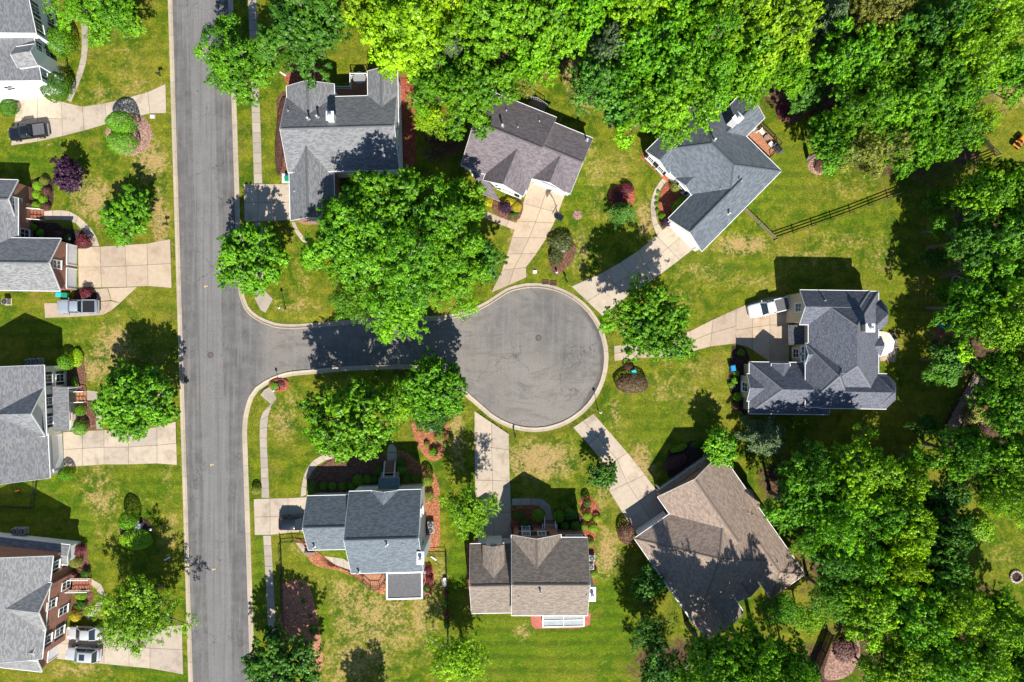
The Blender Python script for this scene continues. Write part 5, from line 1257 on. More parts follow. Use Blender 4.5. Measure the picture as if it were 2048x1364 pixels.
shrub(1123, 484, 25, 'loose', 'dull', 'spreading dark bush behind the utility box near the hoop', 'dark bushes', 20, 1.4); shrub(1112, 512, 14, 'loose', 'dull', 'dark bush in front of the utility box near the court', 'dark bushes', 20, 1.2)
shrub(1236, 394, 16, 'loose', 'red', 'dark red bush left behind the small conifer', 'red bushes', None, 1.3); shrub(1254, 378, 13, 'loose', 'red', 'dark red bush right behind the small conifer', 'red bushes', None, 1.2)
shrub(1354, 374, 13, 'ball', 'olive', 'olive bush under the small front gable', 'gable bushes'); shrub(1358, 408, 9, 'ball', 'lime', 'lime hedge along the garage wall of the blue grey house', 'gable bushes', 22, 1.0, math.radians(-42))
shrub(1331, 446, 10, 'loose', 'purple', 'dark purple bush at the garage corner', 'purple bushes'); shrub(1325, 433, 7, 'loose', 'mid', 'small green bush beside the dark purple one', 'gable bushes')
row([(1296, 319, 4, 'ball', 'mid'), (1302, 326, 4, 'ball', 'mid'), (1309, 334, 4, 'ball', 'mid'), (1318, 343, 5, 'ball', 'mid')], 'tiny bushes under the left gable', '{} tiny bush from the left in the red strip under the gable')
row([(1317, 385, 4, 'ball', 'mid'), (1314, 397, 4, 'ball', 'mid'), (1313, 409, 4, 'ball', 'mid'), (1315, 421, 4, 'ball', 'mid')], 'border plants along the arched walk', '{} border plant from the top inside the arched walk')
shrub(1567, 222, 13, 'loose', 'red', 'dark red plants at the left rim of the round mulch bed', 'red bushes', 16, .9); shrub(1626, 230, 15, 'loose', 'red', 'dark red plants right of the round mulch bed', 'red bushes', None, .9)
shrub(1640, 332, 12, 'loose', 'maroon', 'brownish plants in the small faded bed', 'red bushes', None, .7)
row([(1482, 705, 7, 'loose', 'mid'), (1473, 747, 6, 'loose', 'lime'), (1469, 761, 7, 'loose', 'bright'), (1462, 770, 6, 'loose', 'bright'), (1475, 794, 9, 'ball', 'lime'), (1472, 812, 7, 'loose', 'maroon')],
    'bushes left of the navy garage', '{} plant from the top in the dark bed left of the navy garage')
shrub(1264, 767, 33, 'big', 'brown', 'wide clipped maroon bush right of the court', 'maroon bushes', 20, 1.9); shrub(1256, 733, 9, 'big', 'brown', 'small square maroon bush behind the wide one', 'maroon bushes', 8, 1.1)
shrub(1350, 924, 27, 'big', 'maroon', 'oval maroon bush in the shade of the brown house', 'maroon bushes', 13, 1.0, math.radians(25)); shrub(1358, 896, 18, 'ball', 'lime', 'low lime hedge above the oval maroon bush', 'low hedges', 7, .8, math.radians(22))
shrub(1395, 888, 14, 'loose', 'deep', 'shaded green bush right of the lime hedge', 'dark bushes', 8, .8, math.radians(22)); shrub(1252, 1066, 16, 'ball', 'maroon', 'reddish round bush at the garage corner of the brown house', 'maroon bushes', 22, 1.9)
row([(1036, 1031, 11, 'ball', 'deep'), (1050, 1046, 9, 'ball', 'deep'), (1076, 1031, 13, 'ball', 'bright', None, 1.8), (1117, 1033, 12, 'ball', 'bright', None, 1.8), (1130, 1052, 8, 'ball', 'mid'), (1151, 1052, 10, 'ball', 'mid')],
    'clipped bushes before the tan roofed house', '{} round bush from the left before the tan roofed house')
shrub(1140, 1028, 14, 'loose', 'bluegreen', 'spreading dark bush right of the white railed steps', 'dark bushes', 12)
row([(1174, 1005, 9, 'ball', 'deep', None, 1.8), (1174, 1031, 10, 'ball', 'lime', None, 1.5), (1194, 1037, 8, 'ball', 'lime'), (1169, 1053, 7, 'ball', 'lime'), (1186, 1056, 10, 'ball', 'lime'), (1181, 1086, 8, 'ball', 'bright'), (1188, 1148, 9, 'ball', 'lime')],
    'bushes in the red strip', '{} bush from the top in the red strip right of the tan roofed house')
row([(626, 975, 12, 'ball', 'deep'), (647, 972, 8, 'ball', 'mid'), (665, 972, 8, 'ball', 'mid'), (685, 972, 8, 'ball', 'mid'), (704, 972, 8, 'ball', 'mid'), (717, 960, 11, 'ball', 'mid'), (735, 958, 9, 'ball', 'mid'), (750, 958, 8, 'ball', 'deep'), (758, 942, 10, 'ball', 'deep')],
    'bushes left of the porch steps', '{} round bush from the left along the white house front')
row([(803, 924, 10, 'ball', 'deep'), (804, 939, 10, 'ball', 'mid'), (812, 957, 9, 'ball', 'mid'), (830, 956, 9, 'ball', 'mid'), (855, 960, 12, 'ball', 'mid', None, 2.4)], 'bushes right of the porch steps', '{} round bush right of the dark red porch steps')
shrub(859, 992, 9, 'loose', 'olive', 'loose olive plant at the right corner of the white house', 'low plants', 12)
row([(845, 849, 12, 'loose', 'bright', 10), (853, 888, 6, 'loose', 'olive'), (867, 904, 9, 'loose', 'bright'), (880, 872, 13, 'loose', 'olive'), (891, 889, 5, 'ball', 'mid')], 'island bed plants', '{} plant from the left in the pine straw island bed')
shrub(512, 980, 10, 'ball', 'olive', 'small bush between kerb and sidewalk above the white garage drive', 'round bushes'); shrub(560, 768, 10, 'loose', 'maroon', 'red flowering plants in the corner bed', 'red bushes', 6, .4)
shrub(548, 772, 8, 'loose', 'mid', 'green plant at the left of the corner bed', 'low plants', None, .5)
shrub(857, 1141, 8, 'loose', 'red', 'upper dark red bush right of the screened porch', 'red bushes'); shrub(859, 1159, 8, 'loose', 'red', 'lower dark red bush right of the screened porch', 'red bushes'); shrub(854, 1178, 6, 'ball', 'mid', 'small green bush at the screened porch corner', 'low plants')
shrub(628, 1258, 11, 'loose', 'deep', 'dark bush on the bare red clay', 'dark bushes', None, 1.2)
row([(603, 1170, 4, 'loose', 'deep'), (607, 1202, 5, 'loose', 'deep'), (622, 1232, 4, 'loose', 'deep')], 'tufts on the clay', '{} small tuft from the top on the bare red clay')
row([(893, 1185, 6, 'loose', 'red'), (892, 1206, 6, 'loose', 'mid'), (893, 1228, 7, 'loose', 'red'), (894, 1250, 7, 'loose', 'deep')], 'plants along the right garden fence', '{} plant from the top along the garden fence right of the screened porch')
shrub(1950, 830, 22, 'loose', 'olive', 'olive undergrowth beside the timber footbridge', 'undergrowth', 18, 1.5); shrub(1975, 845, 18, 'loose', 'maroon', 'brownish undergrowth right of the timber footbridge', 'undergrowth', None, 1.2)
shrub(1950, 868, 14, 'loose', 'lime', 'pale undergrowth below the timber footbridge', 'undergrowth', None, 1.0); shrub(1690, 1300, 24, 'loose', 'maroon', 'reddish undergrowth in the pinkish clearing', 'undergrowth', None, 1.0)
shrub(1905, 690, 16, 'loose', 'red', 'red leaved bush beside the green kayak', 'undergrowth', 10, 1.2); shrub(1905, 1085, 22, 'airy' if False else 'loose', 'olive', 'olive bush at the edge of the fire pit lawn', 'undergrowth', None, 2.0)
shrub(1660, 335, 14, 'loose', 'lime', 'lime bush at the lower wood edge', 'undergrowth', None, 1.3); shrub(1965, 1060, 26, 'loose', 'lime', 'spreading lime bush on the fire pit lawn', 'undergrowth', None, 1.6)
# ------------------------------------------------------------------ vehicles
def loft(mb, secs, m=0):
    n = len(secs[0]); v = [p for s in secs for p in s]; f = []
    for i in range(len(secs) - 1):
        for k in range(n): f.append((i * n + k, i * n + (k + 1) % n, (i + 1) * n + (k + 1) % n, (i + 1) * n + k))
    f += [tuple(range(n))[::-1], tuple((len(secs) - 1) * n + k for k in range(n))]
    mb.add(v, f, m); return mb
def sec(x, w_, zl, zh, tuck=.86):
    zm = zl + (zh - zl) * .5; h = [(w_ * .9, zl), (w_, zl + (zh - zl) * .25), (w_, zm), (w_ * .985, zh - .09), (w_ * tuck + .03, zh - .02), (w_ * .45, zh + .015)]
    return [Vector((x, y, z)) for y, z in h] + [Vector((x, -y, z)) for y, z in h[::-1]]
def vehicle(kind, px, py, ang, paint, label, cat, name, L=5.4, Wd=1.95, bedmat='dkgrey', roofglass=False):
    """front towards local +x; ang is the heading in the picture, degrees anticlockwise from right"""
    c = P(px, py, .8); o = empty(name, (c.x, c.y, .135), label, cat, 'parked vehicles'); o.rotation_euler.z = math.radians(ang)
    w_ = Wd / 2; l = L / 2; mb = MB()
    def part(nm, mb, mats, par=o, smooth=False):
        me = mb.local(nm, mats); 
        if smooth: me.polygons.foreach_set('use_smooth', [True] * len(me.polygons))
        return link(nm, me, par)
    if kind == 'pickup':
        secs = [sec(-l, w_ * .94, .45, .98), sec(-l + .1, w_ * .98, .38, 1.06), sec(-.35, w_, .36, 1.08), sec(.75, w_, .36, 1.08), sec(1.1, w_, .36, 1.1), sec(l - .5, w_ * .97, .38, 1.03), sec(l - .15, w_ * .9, .4, .95), sec(l, w_ * .74, .45, .82)]
        cab = (-.75, 1.2, -.6, .5, 1.08, 1.82); bed = (-l + .1, -.85)
    elif kind == 'suv':
        secs = [sec(-l, w_ * .84, .45, .95), sec(-l + .2, w_ * .96, .36, 1.0), sec(-.9, w_, .3, 1.02), sec(.5, w_, .3, 1.0), sec(1.0, w_ * .99, .3, .98), sec(l - .45, w_ * .94, .32, .88), sec(l - .12, w_ * .82, .36, .76), sec(l, w_ * .6, .42, .66)]
        cab = (-l + .22, 1.0, -l + .62, .25, .98, 1.68); bed = None
    else:
        secs = [sec(-l, w_ * .8, .42, .9), sec(-l + .2, w_ * .94, .34, .95), sec(-1.2, w_ * .99, .28, .95), sec(.4, w_, .26, .92), sec(1.0, w_ * .99, .26, .88), sec(l - .45, w_ * .93, .3, .8), sec(l - .12, w_ * .8, .34, .7), sec(l, w_ * .58, .4, .6)]
        cab = (-l + .55, 1.0, -l + 1.25, .15, .9, 1.44); bed = None
    body = part('body', loft(mb, secs), M[paint], smooth=True)
    x0, x1, x2, x3, zb, zt = cab; wb, wt = w_ * .93, w_ * .74
    g = MB().add([(x0, -wb, zb), (x1, -wb * .96, zb), (x1, wb * .96, zb), (x0, wb, zb), (x2, -wt, zt), (x3, -wt, zt), (x3, wt, zt), (x2, wt, zt)],
                 [(0, 1, 5, 4), (1, 2, 6, 5), (2, 3, 7, 6), (3, 0, 4, 7), (4, 5, 6, 7), (3, 2, 1, 0)])
    part('cabin_glass', g, M['glass'])
    rf = MB(); rs = []
    for x, k, dz in ((x2 - .03, .94, 0), (x2 + .18, 1.0, .035), ((x2 + x3) / 2, 1.0, .05), (x3 - .15, 1.0, .035), (x3 + .02, .95, 0)):
        rs.append([Vector((x, y * wt * k * 1.03, zt - .03 + z + dz)) for y, z in ((-1, -.02), (-.9, .03), (0, .05), (.9, .03), (1, -.02), (0, -.03))])
    rp = part('roof_panel', loft(rf, rs), M[paint], smooth=True)
    if roofglass: part('sunroof', MB().box(((x2 + x3) / 2 + .3, 0, zt + .065), (.75, wt * 1.2, .02)), M['glass'], rp)
    for sy in (-1, 1):
        pl = MB().bar((x1 - .02, sy * wb * .97, zb), (x3, sy * wt, zt), .07, .07).bar((x0 + .02, sy * wb, zb), (x2, sy * wt, zt), .1, .09)
        pl.bar(((x0 + x1) / 2 - .1, sy * wb * 1.0, zb), ((x2 + x3) / 2 - .1, sy * wt * 1.01, zt), .08, .06); part('pillars', pl, M[paint])
        part('mirror', MB().box((x1 - .25, sy * (w_ + .1), zb + .1), (.12, .22, .16)), M[paint])
        part('headlight', MB().box((l - .22, sy * w_ * .68, .72 if kind != 'pickup' else .86), (.26, .3, .1)), M['head_l']); part('taillight', MB().box((-l + .06, sy * w_ * .82, .82), (.1, .2, .3)), M['red_l'])
        for x in (l - .95, -l + 1.05):
            wh = MB().tube([(x, sy * (w_ - .22), .36), (x, sy * (w_ + .005), .36)], .36, 18); t = part('wheel', wh, M['tyre'])
            part('rim', MB().tube([(x, sy * (w_ - .02), .36), (x, sy * (w_ + .02), .36)], .22, 14), M['rim'], t)
    part('bumper', MB().box((-l - .04, 0, .5), (.14, Wd * .86, .2)), M['grey' if kind == 'pickup' else paint])
    if bed:
        b0, b1 = bed; part('bed_cover', MB().box(((b0 + b1) / 2, 0, 1.085), (b1 - b0 - .12, Wd - .34, .07)), M[bedmat])
        rl = MB()
        for sy in (-1, 1): rl.box(((b0 + b1) / 2, sy * (w_ - .11), 1.11), (b1 - b0, .12, .1))
        rl.box((b0 + .02, 0, 1.1), (.09, Wd - .3, .1)); part('bed_rail', rl, M[paint])
    return o
vehicle('pickup', 57, 264, 188, 'p_black', 'black pickup truck parked on the top left drive', 'pickup', 'pickup_truck', 5.4, 1.95)
vehicle('pickup', 156, 613, 180, 'p_steel', 'steel grey pickup with black bed cover beside the brick garage', 'pickup', 'pickup_truck', 5.6, 2.0, 'dark')
vehicle('pickup', 1537, 615, 193, 'p_white', 'white pickup with grey bed cover at the navy roofed house', 'pickup', 'pickup_truck', 5.8, 2.0)
vehicle('suv', 166, 1308, 176, 'p_silver', 'silver estate car with sunroof, lower of two at bottom left', 'car', 'parked_car', 4.8, 1.9, roofglass=True)
vehicle('sedan', 168, 1266, 178, 'p_sand', 'pale silver sedan half under the yellow tree', 'car', 'parked_car', 4.7, 1.85)
vehicle('suv', 591, 1046, 0, 'p_navy', 'black vehicle nosed in at the white house garage', 'car', 'parked_car', 4.6, 1.9)

# orange garden tractor at the right edge
c = P(2040, 284, .8); o = empty('garden_tractor', (c.x, c.y, G), 'orange garden tractor at the right picture edge', 'tractor'); o.rotation_euler.z = .9
def lpart(par, nm, mb, mat): return link(nm, mb.local(nm, mat), par)
lpart(o, 'hood', loft(MB(), [sec(x, wd, .35, zt) for x, wd, zt in ((0, .34, .95), (.5, .36, .95), (1.05, .33, .85), (1.15, .25, .75))]), M['orange'])
lpart(o, 'fender', MB().box((-.45, 0, .62), (.7, 1.05, .1)).box((-.1, 0, .4), (.7, .8, .08)), M['orange'])
lpart(o, 'seat', MB().box((-.45, 0, .75), (.45, .5, .14)).box((-.68, 0, .98), (.1, .48, .42)), M['dark']); lpart(o, 'steering_wheel', MB().tube([(.05, 0, .8), (-.08, 0, 1.1)], .03, 6).lathe([(.2, 0), (.2, .03)], (-.08, 0, 1.1), 12), M['dark'])
for x, r in ((-.45, .36), (.8, .22)):
    for sy in (-1, 1): lpart(o, 'wheel', MB().tube([(x, sy * .38, r), (x, sy * .58, r)], r, 14), M['tyre'])

# ------------------------------------------------------------------ small things
def ac(px, py, label):
    c = P(px, py, .8); o = empty('air_conditioner', (c.x, c.y, G), label, 'air conditioner', 'outdoor air conditioners')
    lpart(o, 'pad', MB().box((0, 0, .03), (1.0, 1.0, .1)), M['conc']); lpart(o, 'casing', MB().box((0, 0, .46), (.8, .8, .76)), M['grey'])
    lpart(o, 'fan_grille', MB().lathe([(.36, 0), (.36, .05), (.3, .05), (.3, .02), (.1, .03)], (0, 0, .84), 16), M['dark'])
    bl = MB()
    for k in range(5): bl.box((0, 0, .885), (.7, .02, .015), k * math.pi / 5)
    lpart(o, 'guard', bl, M['rim'])
for a in ((57, 724, 'left of two air conditioners above the white porch house'), (74, 723, 'right of two air conditioners above the white porch house'), (29, 1063, 'left of two air conditioners at the bottom left brick house'),
          (44, 1063, 'right of two air conditioners at the bottom left brick house'), (10, 603, 'air conditioner below the brick garage at the left edge'), (861, 1049, 'upper air conditioner right of the white house'), (861, 1061, 'lower air conditioner right of the white house'),
          (1184, 1116, 'upper air conditioner in the red strip of the tan roofed house'), (1182, 1133, 'lower air conditioner in the red strip of the tan roofed house')): ac(*a)
def bin_(px, py, mat, label, rz=0):
    c = P(px, py, .9); o = empty('wheeled_bin', (c.x, c.y, G), label, 'bin', 'wheeled bins'); o.rotation_euler.z = rz
    lpart(o, 'body', MB().add([(-.25, -.28, .06), (.25, -.28, .06), (.25, .28, .06), (-.25, .28, .06), (-.31, -.36, .95), (.31, -.36, .95), (.31, .36, .95), (-.31, .36, .95)], [(3, 2, 1, 0), (0, 1, 5, 4), (1, 2, 6, 5), (2, 3, 7, 6), (3, 0, 4, 7), (4, 5, 6, 7)]), M[mat])
    lpart(o, 'lid', MB().add([(-.34, -.42, .96), (.34, -.42, .96), (.34, .4, .98), (-.34, .4, .98), (-.28, -.34, 1.04), (.28, -.34, 1.04), (.28, .34, 1.07), (-.28, .34, 1.07)], [(3, 2, 1, 0), (0, 1, 5, 4), (1, 2, 6, 5), (2, 3, 7, 6), (3, 0, 4, 7), (4, 5, 6, 7)]), M[mat])
    lpart(o, 'handle', MB().tube([(-.28, .46, .95), (.28, .46, .95)], .025, 6), M['dark'])
    for s_ in (-1, 1): lpart(o, 'wheel', MB().tube([(s_ * .26, .3, .12), (s_ * .32, .3, .12)], .12, 10), M['tyre'])
bin_(118, 589, 'teal', 'turquoise bin beside the brick garage', 1.5); bin_(130, 590, 'green_p', 'green bin next to the turquoise one', 1.5)
bin_(574, 357, 'green_p', 'green bin on the small pad at the large grey house', .1); bin_(1466, 736, 'blue_p', 'blue bin in the dark bed by the navy garage', .2); bin_(1268, 745, 'teal', 'teal bin behind the maroon bush', .3)
tag(MB().box(tuple(P(573, 357, .12)), (1.25, 1.3, .12)).box(tuple(P(573, 357, .12) + Vector((0, .62, .02))), (1.3, .08, .2)).obj('bin_pad', M['trim']), 'white edged pad under the green bin', 'pad')
def ubox(px, py, label, mat='grey', s_=(.8, .7, .7), rz=0):
    c = P(px, py, .6); o = empty('utility_box', (c.x, c.y, G), label, 'utility box', 'utility boxes'); o.rotation_euler.z = rz
    lpart(o, 'pad', MB().box((0, 0, .02), (s_[0] + .25, s_[1] + .25, .1)), M['conc']); lpart(o, 'cabinet', MB().box((0, 0, s_[2] / 2 + .06), s_), M[mat]); lpart(o, 'lid', MB().box((0, .0, s_[2] + .08), (s_[0] + .05, s_[1] + .05, .06)), M[mat])
ubox(277, 1052, 'grey utility box in the lamp post bed'); ubox(866, 857, 'grey utility box on the pine straw island', rz=.5); ubox(1124, 499, 'pale utility box in the dark bush near the hoop'); ubox(302, 231, 'white utility lid beside the top left drive', 'trim', (.5, .35, .12)); ubox(1070, 543, 'small pale meter box beside the tan hoop drive', 'trim', (.4, .35, .15))
def lamp(px, py, label, ht=2.5):
    c = P(px, py); o = empty('lamp_post', (c.x, c.y, G), label, 'lamp post', 'garden lamp posts')
    lpart(o, 'post', MB().lathe([(.09, -.03), (.09, .3), (.04, .36), (.035, ht - .3), (.07, ht - .25)], (0, 0, 0), 10), M['dark']); lpart(o, 'globe', MB().lathe([(.07, 0), (.15, .06), (.19, .17), (.15, .3), (.04, .36)], (0, 0, ht - .24), 14), M['trim'])
    lpart(o, 'cap', MB().lathe([(.1, 0), (.06, .06), (.01, .12)], (0, 0, ht + .12), 10), M['dark'])
lamp(322, 1048, 'black globe lamp post on the lawn left of the street', 2.9); lamp(571, 617, 'lamp post on the lawn at the side road corner', 2.8); lamp(560, 778, 'lamp post in the red corner bed', 2.8); lamp(1196, 820, 'black lamp post at the lower right court kerb', 3.0); lamp(148, 480, 'short white globe lamp in the brick house bed', 1.1); lamp(851, 1138, 'white ball lamp at the screened porch corner', 1.4)
lamp(1113, 545, 'small white globe lamp at the tip of the bush bed', .7); lamp(282, 1040, 'short globe lamp beside the grey utility box', .9)
def mailbox(px, py, label, rz):
    c = P(px, py); o = empty('mailbox', (c.x, c.y, G), label, 'mailbox', 'mailboxes'); o.rotation_euler.z = rz
    lpart(o, 'post', MB().bar((0, 0, -.05), (0, 0, 1.1), .1, .1).bar((-.1, 0, .95), (.45, 0, .95), .08, .08), M['dark'])
    pts = [(-.11, 0), (-.11, .14), (-.07, .21), (0, .24), (.07, .21), (.11, .14), (.11, 0)]
    lpart(o, 'box', loft(MB(), [[Vector((x, y, 1.0 + z)) for y, z in pts] for x in (-.1, .5)]), M['dark']); lpart(o, 'flag', MB().box((.2, .13, 1.2), (.16, .015, .06)), M['red_l'])
for a in ((321, 152, 'black mailbox at the kerb beside the top left lawn', 0), (335, 450, 'black mailbox at the kerb above the brick garage drive', 0), (346, 822, 'black mailbox at the kerb before the white porch house', 0), (1131, 560, 'black mailbox at the court beside the storm drains', -1.2), (1223, 648, 'black mailbox at the court beside the full green tree', 3.3), (1030, 872, 'mailbox at the court beside the straight drive', 1.5)): mailbox(*a)

# basketball hoop
c = P(1116, 433, .1); o = empty('basketball_hoop', (c.x, c.y, G), 'portable basketball hoop with black base beside the tan drive', 'basketball hoop'); o.rotation_euler.z = math.radians(150)
lpart(o, 'base', loft(MB(), [[Vector((x, y * k, z)) for y, z in ((-.45, 0), (-.45, .16), (-.3, .26), (.3, .26), (.45, .16), (.45, 0))] for x, k in ((-.75, .8), (-.3, 1), (.35, .9), (.55, .4))]), M['p_navy'])
lpart(o, 'pole', MB().tube([(0, 0, .2), (.05, 0, 2.2), (.5, 0, 3.2)], .055, 8).bar((.05, 0, 2.4), (.7, 0, 2.95), .05, .05), M['dark'])
bb = lpart(o, 'backboard', MB().box((.78, 0, 3.35), (.05, 1.15, .78)), M['glass']); lpart(bb, 'frame', MB().box((.78, 0, 3.75), (.07, 1.2, .05)).box((.78, 0, 2.95), (.07, 1.2, .05)).box((.78, .6, 3.35), (.07, .05, .8)).box((.78, -.6, 3.35), (.07, .05, .8)), M['dark'])
lpart(o, 'rim', MB().tube([(1.03 + .23 * math.cos(k * .5236), .23 * math.sin(k * .5236), 3.05) for k in range(13)], .015, 6), M['orange'])
# manholes, drains, road paint
def manhole(px, py, label):
    p = P(px, py, 0); o = empty('manhole', (p.x, p.y, .004), label, 'manhole')
    lpart(o, 'ring', MB().lathe([(.44, 0), (.42, .012), (.34, .012), (.33, .004)], (0, 0, 0), 20), M['iron']); lpart(o, 'cover', MB().lathe([(.325, 0), (.32, .014), (.05, .016)], (0, 0, 0), 20), M['dkgrey'])
manhole(421, 710, 'round iron manhole in the street at the junction'); manhole(1077, 676, 'faint round manhole in the turning court')
for px, lb in ((1091, 'left rusty storm drain grate at the top of the court'), (1107, 'right rusty storm drain grate at the top of the court')):
    p = P(px, 564 + (px - 1091) * .12, .05); o = empty('storm_drain', (p.x, p.y, .05), lb, 'drain', 'storm drain grates')
    lpart(o, 'frame', MB().box((0, .3, .06), (.95, .08, .1)).box((0, -.3, .02), (.95, .08, .1)).box((.45, 0, .04), (.08, .6, .1)).box((-.45, 0, .04), (.08, .6, .1)), M['iron'])
    for k in range(7): lpart(o, 'bar', MB().box((-.36 + .12 * k, 0, .05), (.06, .56, .06)), M['iron'])
for px, py, lb in ((412, 573, 'small faded yellow mark on the street above the junction'), (424, 930, 'small faded yellow mark in the middle of the street'), (428, 1139, 'small faded yellow mark on the street near the bottom')):
    p = P(px, py, 0); tag(MB().box((p.x - .14, p.y, .006), (.2, .22, .006)).box((p.x + .14, p.y + .05, .006), (.16, .16, .006)).obj('road_marking', M['yellow']), lb, 'road marking', 'yellow road marks')
# fences
def fence(pts, ht, label, mat='wood_d', rails=3, step=2.75, picket=False, name='fence', wd=.12):
    w_ = [P(*p).to_2d() for p in pts]; o = empty(name, (w_[0].x, w_[0].y, G), label, 'fence')
    for a, b in zip(w_[:-1], w_[1:]):
        L = (b - a).length; n = max(1, round(L / step)); d = (b - a).normalized()
        for k in range(n + (1 if b is w_[-1] else 0)):
            p = a + (b - a) * k / n; MB().bar((p.x, p.y, 0), (p.x, p.y, G + ht + .08), wd, wd).obj('post', M[mat], o)
        for k in range(n):
            p, q_ = a + (b - a) * k / n, a + (b - a) * (k + 1) / n
            for r in range(rails):
                z = G + ht * (r + .75) / rails - (.12 if picket else 0); MB().bar((p.x, p.y, z), (q_.x, q_.y, z), .05, .14 if not picket else .06).obj('rail', M[mat], o)
            if picket == 'board':
                m_ = int((q_ - p).length / .16); nn = Vector((-d.y, d.x)) * .05
                for i in range(m_):
                    c_ = p + (q_ - p) * (i + .5) / m_ + nn; MB().box((c_.x, c_.y, G + ht / 2), (.14, .022, ht), math.atan2(d.y, d.x)).obj('board', M[mat], o)
            elif picket:
                m_ = int((q_ - p).length / .14); mb = MB()
                for i in range(m_): c_ = p + (q_ - p) * (i + .5) / m_; mb.bar((c_.x, c_.y, G + .05), (c_.x, c_.y, G + ht), .02, .02)
                tag(mb.obj('pickets', M[mat], o), kind='stuff')
    return o
fence([(1488, 421), (1548, 479)], 1.2, 'short dark rail fence from the blue grey garage corner', 'wood'); fence([(1548, 479), (1700, 426), (1850, 367), (1990, 312), (1942, 264)], 1.25, 'long black three rail fence across the right lawns')
fence([(562, 1084), (566, 1180), (571, 1290), (575, 1390)], 1.3, 'black metal fence beside the bottom sidewalk', 'dark', 2, 2.4, True, wd=.06); fence([(852, 1108), (893, 1108), (897, 1230), (898, 1330)], 1.3, 'black metal garden fence right of the screened porch', 'dark', 2, 2.4, True, wd=.06)
fence([(562, 1082), (586, 1080), (612, 1082)], 1.2, 'short black gate fence beside the white garage', 'dark', 2, 1.8, True, wd=.06); fence([(1656, 1262), (1612, 1368)], 1.8, 'brown board fence in the lower right wood', 'wood_d', 2, 2.4, 'board')
fence([(-20, 1010), (70, 1014), (76, 960)], 1.2, 'dark wire fence behind the white porch house', 'dark', 2, 2.4, True, wd=.06)
# timber footbridge on the slope
a, b = P(1956, 752).to_2d(), P(1886, 884).to_2d(); d = (b - a).normalized(); nn = Vector((-d.y, d.x)); L = (b - a).length
o = empty('footbridge', (a.x, a.y, G), 'weathered timber footbridge in the shade at right', 'footbridge'); rz = math.atan2(d.y, d.x)
for k in (-.7, 0, .7): MB().bar((a.x + nn.x * k, a.y + nn.y * k, G + .2), (b.x + nn.x * k, b.y + nn.y * k, G + .2), .12, .2).obj('stringer', M['wood_d'], o)
n = int(L / .32)
for k in range(n): c = a + d * (k + .5) * L / n; MB().box((c.x, c.y, G + .33 + R.uniform(0, .015)), (.27, 1.75 + R.uniform(-.06, .06), .05), rz + R.uniform(-.02, .02)).obj('plank', M['wood'], o)
for s_ in (-1, 1):
    for k in range(6): c = a + d * L * k / 5 + nn * s_ * .88; MB().bar((c.x, c.y, G), (c.x, c.y, G + 1.3), .1, .1).obj('post', M['wood'], o)
    for z in (.85, 1.3): c, e = a + nn * s_ * .88, b + nn * s_ * .88; MB().bar((c.x, c.y, G + z), (e.x, e.y, G + z), .06, .1).obj('handrail', M['wood'], o)
# stone rings
def ring(px, py, r, label, nst=14):
    p = P(px, py); o = empty('fire_pit', (p.x, p.y, G), label, 'fire pit')
    me = MB().add([(-.5, -.5, 0), (.5, -.5, 0), (.42, .5, 0), (-.42, .5, 0), (-.46, -.46, .9), (.46, -.46, .9), (.38, .44, 1), (-.38, .44, 1)], [(3, 2, 1, 0), (0, 1, 5, 4), (1, 2, 6, 5), (2, 3, 7, 6), (3, 0, 4, 7), (4, 5, 6, 7)]).local('stone', M['stone'])
    for k in range(nst):
        a = 2 * math.pi * k / nst; x = link('stone', me, o, (r * math.cos(a), r * math.sin(a), -.02)); x.rotation_euler.z = a + math.pi / 2; x.scale = (2 * math.pi * r / nst * .93, .26, .32 + R.uniform(-.03, .03))
    lpart(o, 'ash', MB().lathe([(r - .1, 0), (r * .5, .06), (.05, .08)], (0, 0, 0), 14), M['m_dark'])
ring(2031, 1153, .78, 'stone fire pit on the right hand lawn'); ring(1911, 561, .6, 'pale stone ring in the shade at the right')
# cream parasol and terrace chairs
p = P(1766, 687, 2.5); o = empty('patio_parasol', (p.x, p.y, G), 'cream octagonal parasol behind the navy roofed house', 'parasol')
v = [(0, 0, 2.75)] + [(1.75 * math.cos(k * math.pi / 4 + .2), 1.75 * math.sin(k * math.pi / 4 + .2), 2.25) for k in range(8)] + [(1.75 * math.cos(k * math.pi / 4 + .2), 1.75 * math.sin(k * math.pi / 4 + .2), 2.08) for k in range(8)]
lpart(o, 'canopy', MB().add(v, [(0, 1 + k, 1 + (k + 1) % 8) for k in range(8)] + [(1 + k, 9 + k, 9 + (k + 1) % 8, 1 + (k + 1) % 8) for k in range(8)]), M['ivory'])
for k in range(8): lpart(o, 'rib', MB().bar((0, 0, 2.71), tuple(Vector(v[1 + k]) - Vector((0, 0, .03))), .03, .03), M['wood'])
lpart(o, 'pole', MB().lathe([(.3, -.02), (.3, .06), (.03, .1), (.03, 2.85), (.05, 2.88)], (0, 0, 0), 10), M['wood'])
def chair(px, py, z, rz, mat, label):
    p = P(px, py, z); o = empty('patio_chair', (p.x, p.y, z), label, 'chair', 'patio chairs'); o.rotation_euler.z = rz
    lpart(o, 'seat', MB().box((0, 0, .42), (.62, .6, .1)), M[mat]); lpart(o, 'backrest', MB().bar((-.3, 0, .45), (-.48, 0, 1.0), .6, .07), M[mat])
    for sx in (-.26, .26):
        for sy in (-.26, .26): lpart(o, 'leg', MB().bar((sx, sy, 0), (sx, sy, .4), .05, .05), M['wood'])
    for sy in (-.33, .33): lpart(o, 'armrest', MB().box((0, sy, .62), (.6, .08, .05)), M['wood'])
